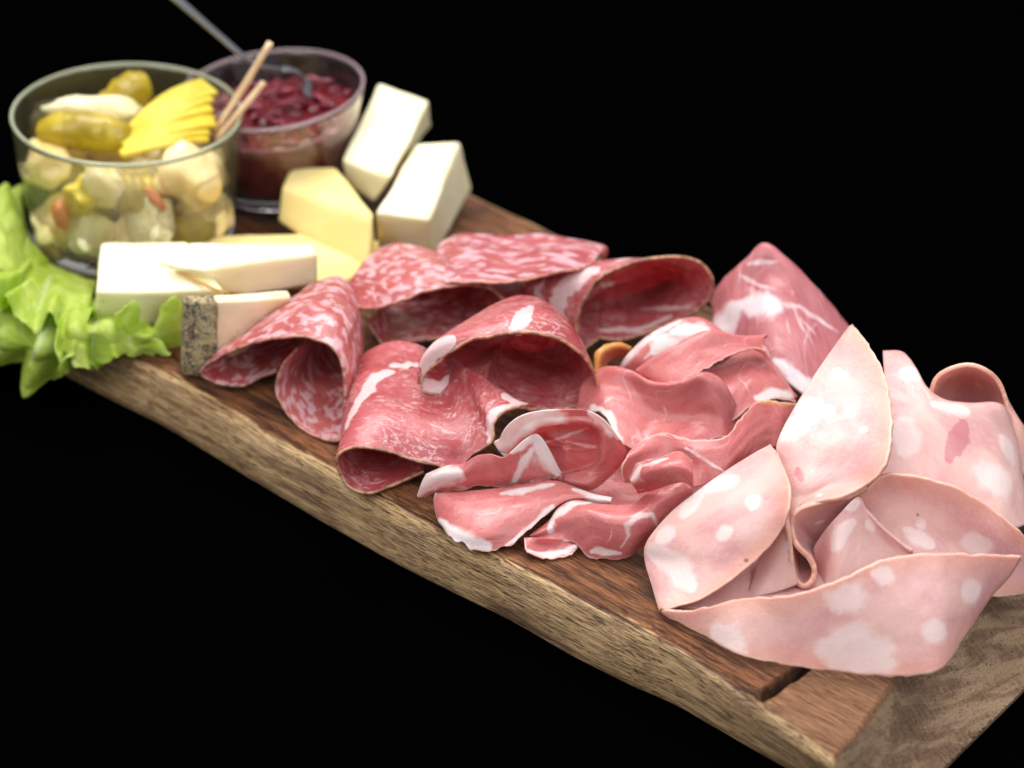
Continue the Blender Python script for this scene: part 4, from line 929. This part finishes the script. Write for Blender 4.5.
# pickles
def gherkin(a, b, r, label, m_='gherkin', bend=3):
    a = np.array(a); b = np.array(b); L = np.linalg.norm(b-a); pts = []; rads = []
    k = 15
    for i in range(k):
        t = i/(k-1); p = a+(b-a)*t; p = p+np.array([0, 0, bend/1000*math.sin(t*math.pi)])
        pts.append(Vector(p)); rads.append(max(.3, r*math.sqrt(max(0, 1-(2*t-1)**4))*(1+.06*math.sin(i*2.1))))
    bm = bmesh.new(); tube(bm, pts, rads, 24)
    for v in bm.verts: v.co += noise.noise_vector(v.co*260)*.0006
    bmesh.ops.recalc_face_normals(bm, faces=bm.faces)
    for f in bm.faces: f.smooth = True
    me = bpy.data.meshes.new('gherkin'); bm.to_mesh(me); bm.free()
    o = recentre(link('gherkin', me, MAT[m_])); tag(o, label, 'gherkin', 'pickles in the jar'); return o
gherkin(P(36, 134, 40), P(136, 143, 40), 7.0, 'olive green gherkin lying across the front of the jar just under its rim')
gherkin(P(104, 122, 34), P(150, 84, 45), 7.2, 'gherkin pointing up with its rounded end at the back of the jar')
def fan():
    root = tag(empty('sliced_gherkin', P(180, 130, 38)), 'yellow gherkin cut into a fan of thin slices, right side of the jar top', 'gherkin', 'pickles in the jar')
    r3 = random.Random(3)
    for i in range(7):
        t = i/6+r3.uniform(-.05, .05)
        a = np.array(P(130-10*t+6*(i % 2), 128+26*t, 44-3*t)); b = np.array(P(211-2*t+r3.uniform(-5, 3), 91+44*t+r3.uniform(-2, 2), 50-8*t+r3.uniform(-1, 1))); nrm = np.array([0, -.25, .97])
        bm = bmesh.new(); pts = []
        k = 10; s = []
        side = np.cross(b-a, nrm); side /= np.linalg.norm(side)
        for q in range(k+1):
            f = q/k; c = a+(b-a)*f+nrm*.0035*math.sin(f*2.6)
            wd = .0055*(.35+.65*math.sin(min(1, f*1.5)*math.pi/2))
            s.append([c+side*wd, c-side*wd-nrm*.001])
        up_ = [[bm.verts.new(p+nrm*.0011) for p in r] for r in s]; dn = [[bm.verts.new(p-nrm*.0011) for p in r] for r in s]
        for x, y in zip(range(k), range(1, k+1)):
            bm.faces.new((up_[x][0], up_[x][1], up_[y][1], up_[y][0])); bm.faces.new((dn[x][1], dn[x][0], dn[y][0], dn[y][1]))
            bm.faces.new((up_[x][0], up_[y][0], dn[y][0], dn[x][0])); bm.faces.new((up_[y][1], up_[x][1], dn[x][1], dn[y][1]))
        bm.faces.new((up_[0][1], up_[0][0], dn[0][0], dn[0][1])); bm.faces.new((up_[k][0], up_[k][1], dn[k][1], dn[k][0]))
        me = bpy.data.meshes.new('slice'); bm.to_mesh(me); bm.free()
        o = link('slice', me, MAT['gherkin_cut']); adopt(o, root)
        o.modifiers.new('soften', 'BEVEL').width = .0004
fan()
def lump(name, c, r, m_, label, cat, sc=(1, 1, 1), rough=.12, freq=110, rot=(0, 0, 0), group='pickles in the jar', fine=0):
    bm = bmesh.new(); bmesh.ops.create_icosphere(bm, subdivisions=4, radius=1)
    sd = Vector((c[0]*100, c[1]*77, c[2]*31))
    cut = name != 'carrot_piece' and (int(abs(c[0])*1e5) % 3 != 0)
    for v in bm.verts:
        d = v.co.normalized()
        if cut:
            p4 = (abs(d.x)**5+abs(d.y)**5+abs(d.z)**5)**.2; d = d/p4*.86
        k = 1+rough*noise.noise(d*1.6+sd)*2+fine*noise.noise(d*7+sd)
        v.co = Vector((d.x*sc[0], d.y*sc[1], d.z*sc[2]))*k*r/1000
    for f in bm.faces: f.smooth = True
    me = bpy.data.meshes.new(name); bm.to_mesh(me); bm.free()
    o = link(name, me, MAT[m_]); o.location = c; o.rotation_euler = rot
    tag(o, label, cat, group); return o
def J(x, y, z):   # position inside the jar in mm from its axis
    return (JC[0]+x/1000, JC[1]+y/1000, JC[2]+z/1000)
lump('onion_strip', J(-13, 10, 43), 13, 'cauli', 'curved strip of white pickle lying behind the front gherkin near the rim', 'pickle', (1.35, .45, .42), rot=(0, .05, .1), fine=.1)
IT = [
 ('pickled_onion', (-27, -14, 33), 9, 'onion', 'whitish pickled onion against the jar wall on the left', 'onion', (1, .9, 1)),
 ('gherkin_chunk', (-12, -24, 26), 10.5, 'gherkin_cut', 'tall yellow gherkin chunk at the front left of the jar', 'gherkin', (.62, .6, 1.4)),
 ('pickled_onion', (-22, -20, 12), 11, 'onion', 'pale round pickled onion low in the jar on the left', 'onion', (1, .9, .9)),
 ('pickled_onion', (24, -17, 33), 11.5, 'onion', 'large cream onion chunk under the sliced gherkin', 'onion', (1.1, .7, 1.0)),
 ('cauliflower_floret', (12, -28, 19), 9, 'cauli', 'greyish cauliflower piece low at the front of the jar', 'cauliflower', (1.1, .7, 1)),
 ('pickled_onion', (3, -24, 9), 9, 'onion', 'pinkish pickled onion just above the cheese in the jar', 'onion', (1, .8, .8)),
 ('pickled_onion', (28, -10, 13), 9, 'onion', 'pale onion low on the right side of the jar', 'onion', (.9, .9, 1.2)),
 ('carrot_piece', (-19, -30, 22), 4.0, 'carrot', 'orange carrot bit on the left of the jar', 'carrot', (1.3, .8, .6)),
 ('carrot_piece', (7, -33, 8), 4.0, 'carrot', 'red-orange carrot bit low in the jar just above the cheese', 'carrot', (1.4, .7, .7)),
 ('carrot_piece', (14, -30, 30), 3.4, 'carrot', 'small orange carrot bit under the sliced gherkin', 'carrot', (1.5, .7, .6)),
 ('pickled_onion', (-26, 2, 24), 9, 'onion', 'onion piece against the far left wall of the jar', 'onion', (.7, 1, 1.2)),
 ('pickled_onion', (-4, -30, 34), 7.5, 'onion', 'small yellowish onion piece at the front just under the rim gherkin', 'onion', (1.2, .6, .9)),
 ('pickled_onion', (25, 4, 22), 9, 'onion', 'onion chunk at the right wall of the jar under the picks', 'onion', (.7, 1, 1.3)),
 ('cauliflower_floret', (-8, -28, 12), 9, 'cauli', 'cream chunk low in the front of the jar behind the cheese', 'cauliflower', (1, .7, 1.1)),
 ('cauliflower_floret', (0, 5, 14), 15, 'cauli', 'cauliflower chunk in the middle of the jar behind the front pickles', 'cauliflower', (1.2, 1, .8)),
 ('pickled_onion', (-10, 20, 22), 12, 'onion', 'onion at the back of the jar', 'onion', (1, 1, 1)),
 ('pickled_onion', (16, 18, 24), 12, 'onion', 'onion behind the sliced gherkin in the jar', 'onion', (1, 1, 1)),
]
for nm, c, r, m_, lb, ct, sc in IT:
    lump(nm, J(*c), r, m_, lb, ct, sc, rot=(c[0]*.05, c[1]*.03, c[2]*.1), fine=.12 if m_ == 'cauli' else .03)
gherkin(J(-2, -27, 30), J(14, -20, 26), 7, 'short gherkin seen through the glass at the front centre', bend=0)
gherkin(J(14, -31, 16), J(34, -10, 10), 5.5, 'gherkin low in the jar on the right', bend=0)

# ------------------------------------------------------------------ lettuce
LG = 'lettuce leaves under the jar'
def leaf(label, rows, **k):
    o = sheet('lettuce_leaf', rows, MAT['leaf'], thick=.5, **k); tag(o, label, 'lettuce', LG); return o
leaf('large frilly green lettuce leaf hanging over the left end of the board', [
    [(62, 268, 3), (64, 272, 3), (66, 277, 3), (69, 282, 3), (73, 287, 3), (78, 291, 3), (84, 295, 3), (90, 298, 3), (97, 301, 3)],
    [(30, 240, 11), (20, 258, 10), (22, 278, 9), (32, 297, 8), (48, 310, 8), (62, 316, 8), (78, 317, 9), (92, 316, 8), (104, 313, 7)],
    [(5, 210, 16), (-15, 240, 12), (-15, 285, 8), (0, 325, 5), (26, 345, 3), (52, 345, 5), (78, 340, 7), (100, 336, 6), (118, 326, 6)],
    [(20, 188, 15), (-40, 200, 12), (-60, 280, 4), (-30, 340, -4), (10, 372, -10), (46, 384, -12), (78, 362, 1), (108, 356, 3), (134, 338, 4)]],
    rims='z', seed=31, frill=5.0, wob=1.6, wscale=40, crumple=.9, nr=130, nc=260, ragged=3.5, soft=3, fat=[((72, 290), (55, 312), (40, 340), (30, 365), 1.6), ((66, 282), (30, 290), (0, 300), 1.2), ((84, 297), (88, 325), 1.2)])
leaf('upright ruffled green lettuce leaf behind the glass jar at the left picture edge', [
    [(40, 275, 2), (38, 270, 2), (36, 262, 2), (34, 255, 2)],
    [(0, 270, 16), (5, 245, 18), (12, 222, 18), (22, 208, 16)],
    [(-30, 250, 18), (-20, 215, 22), (-2, 192, 24), (20, 186, 20)]],
    rims='z', seed=32, frill=2.5, wob=1.5, ragged=2, crumple=.8, soft=2)
leaf('small curled green lettuce tip standing against the cream cheese beside the mottled rind', [
    [(116, 346, 2), (126, 349, 1), (140, 350, 1), (155, 350, 1), (170, 348, 1), (182, 346, 1)],
    [(114, 332, 9), (126, 326, 12), (134, 335, 8), (150, 338, 7), (163, 332, 9), (182, 328, 8)],
    [(114, 314, 17), (127, 303, 20), (138, 304, 19), (141, 328, 9), (152, 328, 9), (163, 306, 18), (174, 296, 21), (182, 304, 17)]],
    rims='z', seed=33, frill=.5, wob=.5, ragged=.8, crumple=.3, soft=1.5)
leaf('low green lettuce leaf spreading on the wood in front of the cream cheese', [
    [(72, 296, 3), (90, 302, 3), (110, 308, 3), (130, 312, 3), (150, 316, 3)],
    [(60, 322, 11), (80, 325, 12), (106, 326, 11), (130, 328, 9), (150, 330, 7)],
    [(55, 346, 8), (82, 347, 7), (110, 344, 6), (136, 346, 5), (160, 344, 4)],
    [(60, 362, 3), (86, 366, 2), (112, 358, 2), (138, 358, 1), (168, 352, 1)]],
    rims='z', seed=34, frill=3.6, wob=1.5, ragged=2.5, crumple=.7, soft=2.5, nr=100, nc=160, fat=[((100, 306), (92, 345), 1.2), ((125, 312), (130, 345), 1)])
leaf('bright green lettuce frill under the jar, above the large hanging leaf', [
    [(34, 244, 5), (44, 258, 5), (60, 268, 5), (78, 276, 5), (96, 280, 5)],
    [(14, 262, 13), (22, 285, 13), (42, 300, 12), (66, 306, 11), (90, 306, 9)],
    [(-10, 262, 16), (2, 300, 14), (34, 322, 12), (66, 330, 11), (98, 322, 9)]],
    rims='z', seed=36, frill=4.6, wob=1.5, ragged=2.5, crumple=.8, soft=2.5, nr=100, nc=180, fat=[((50, 275), (38, 312), 1.2)])
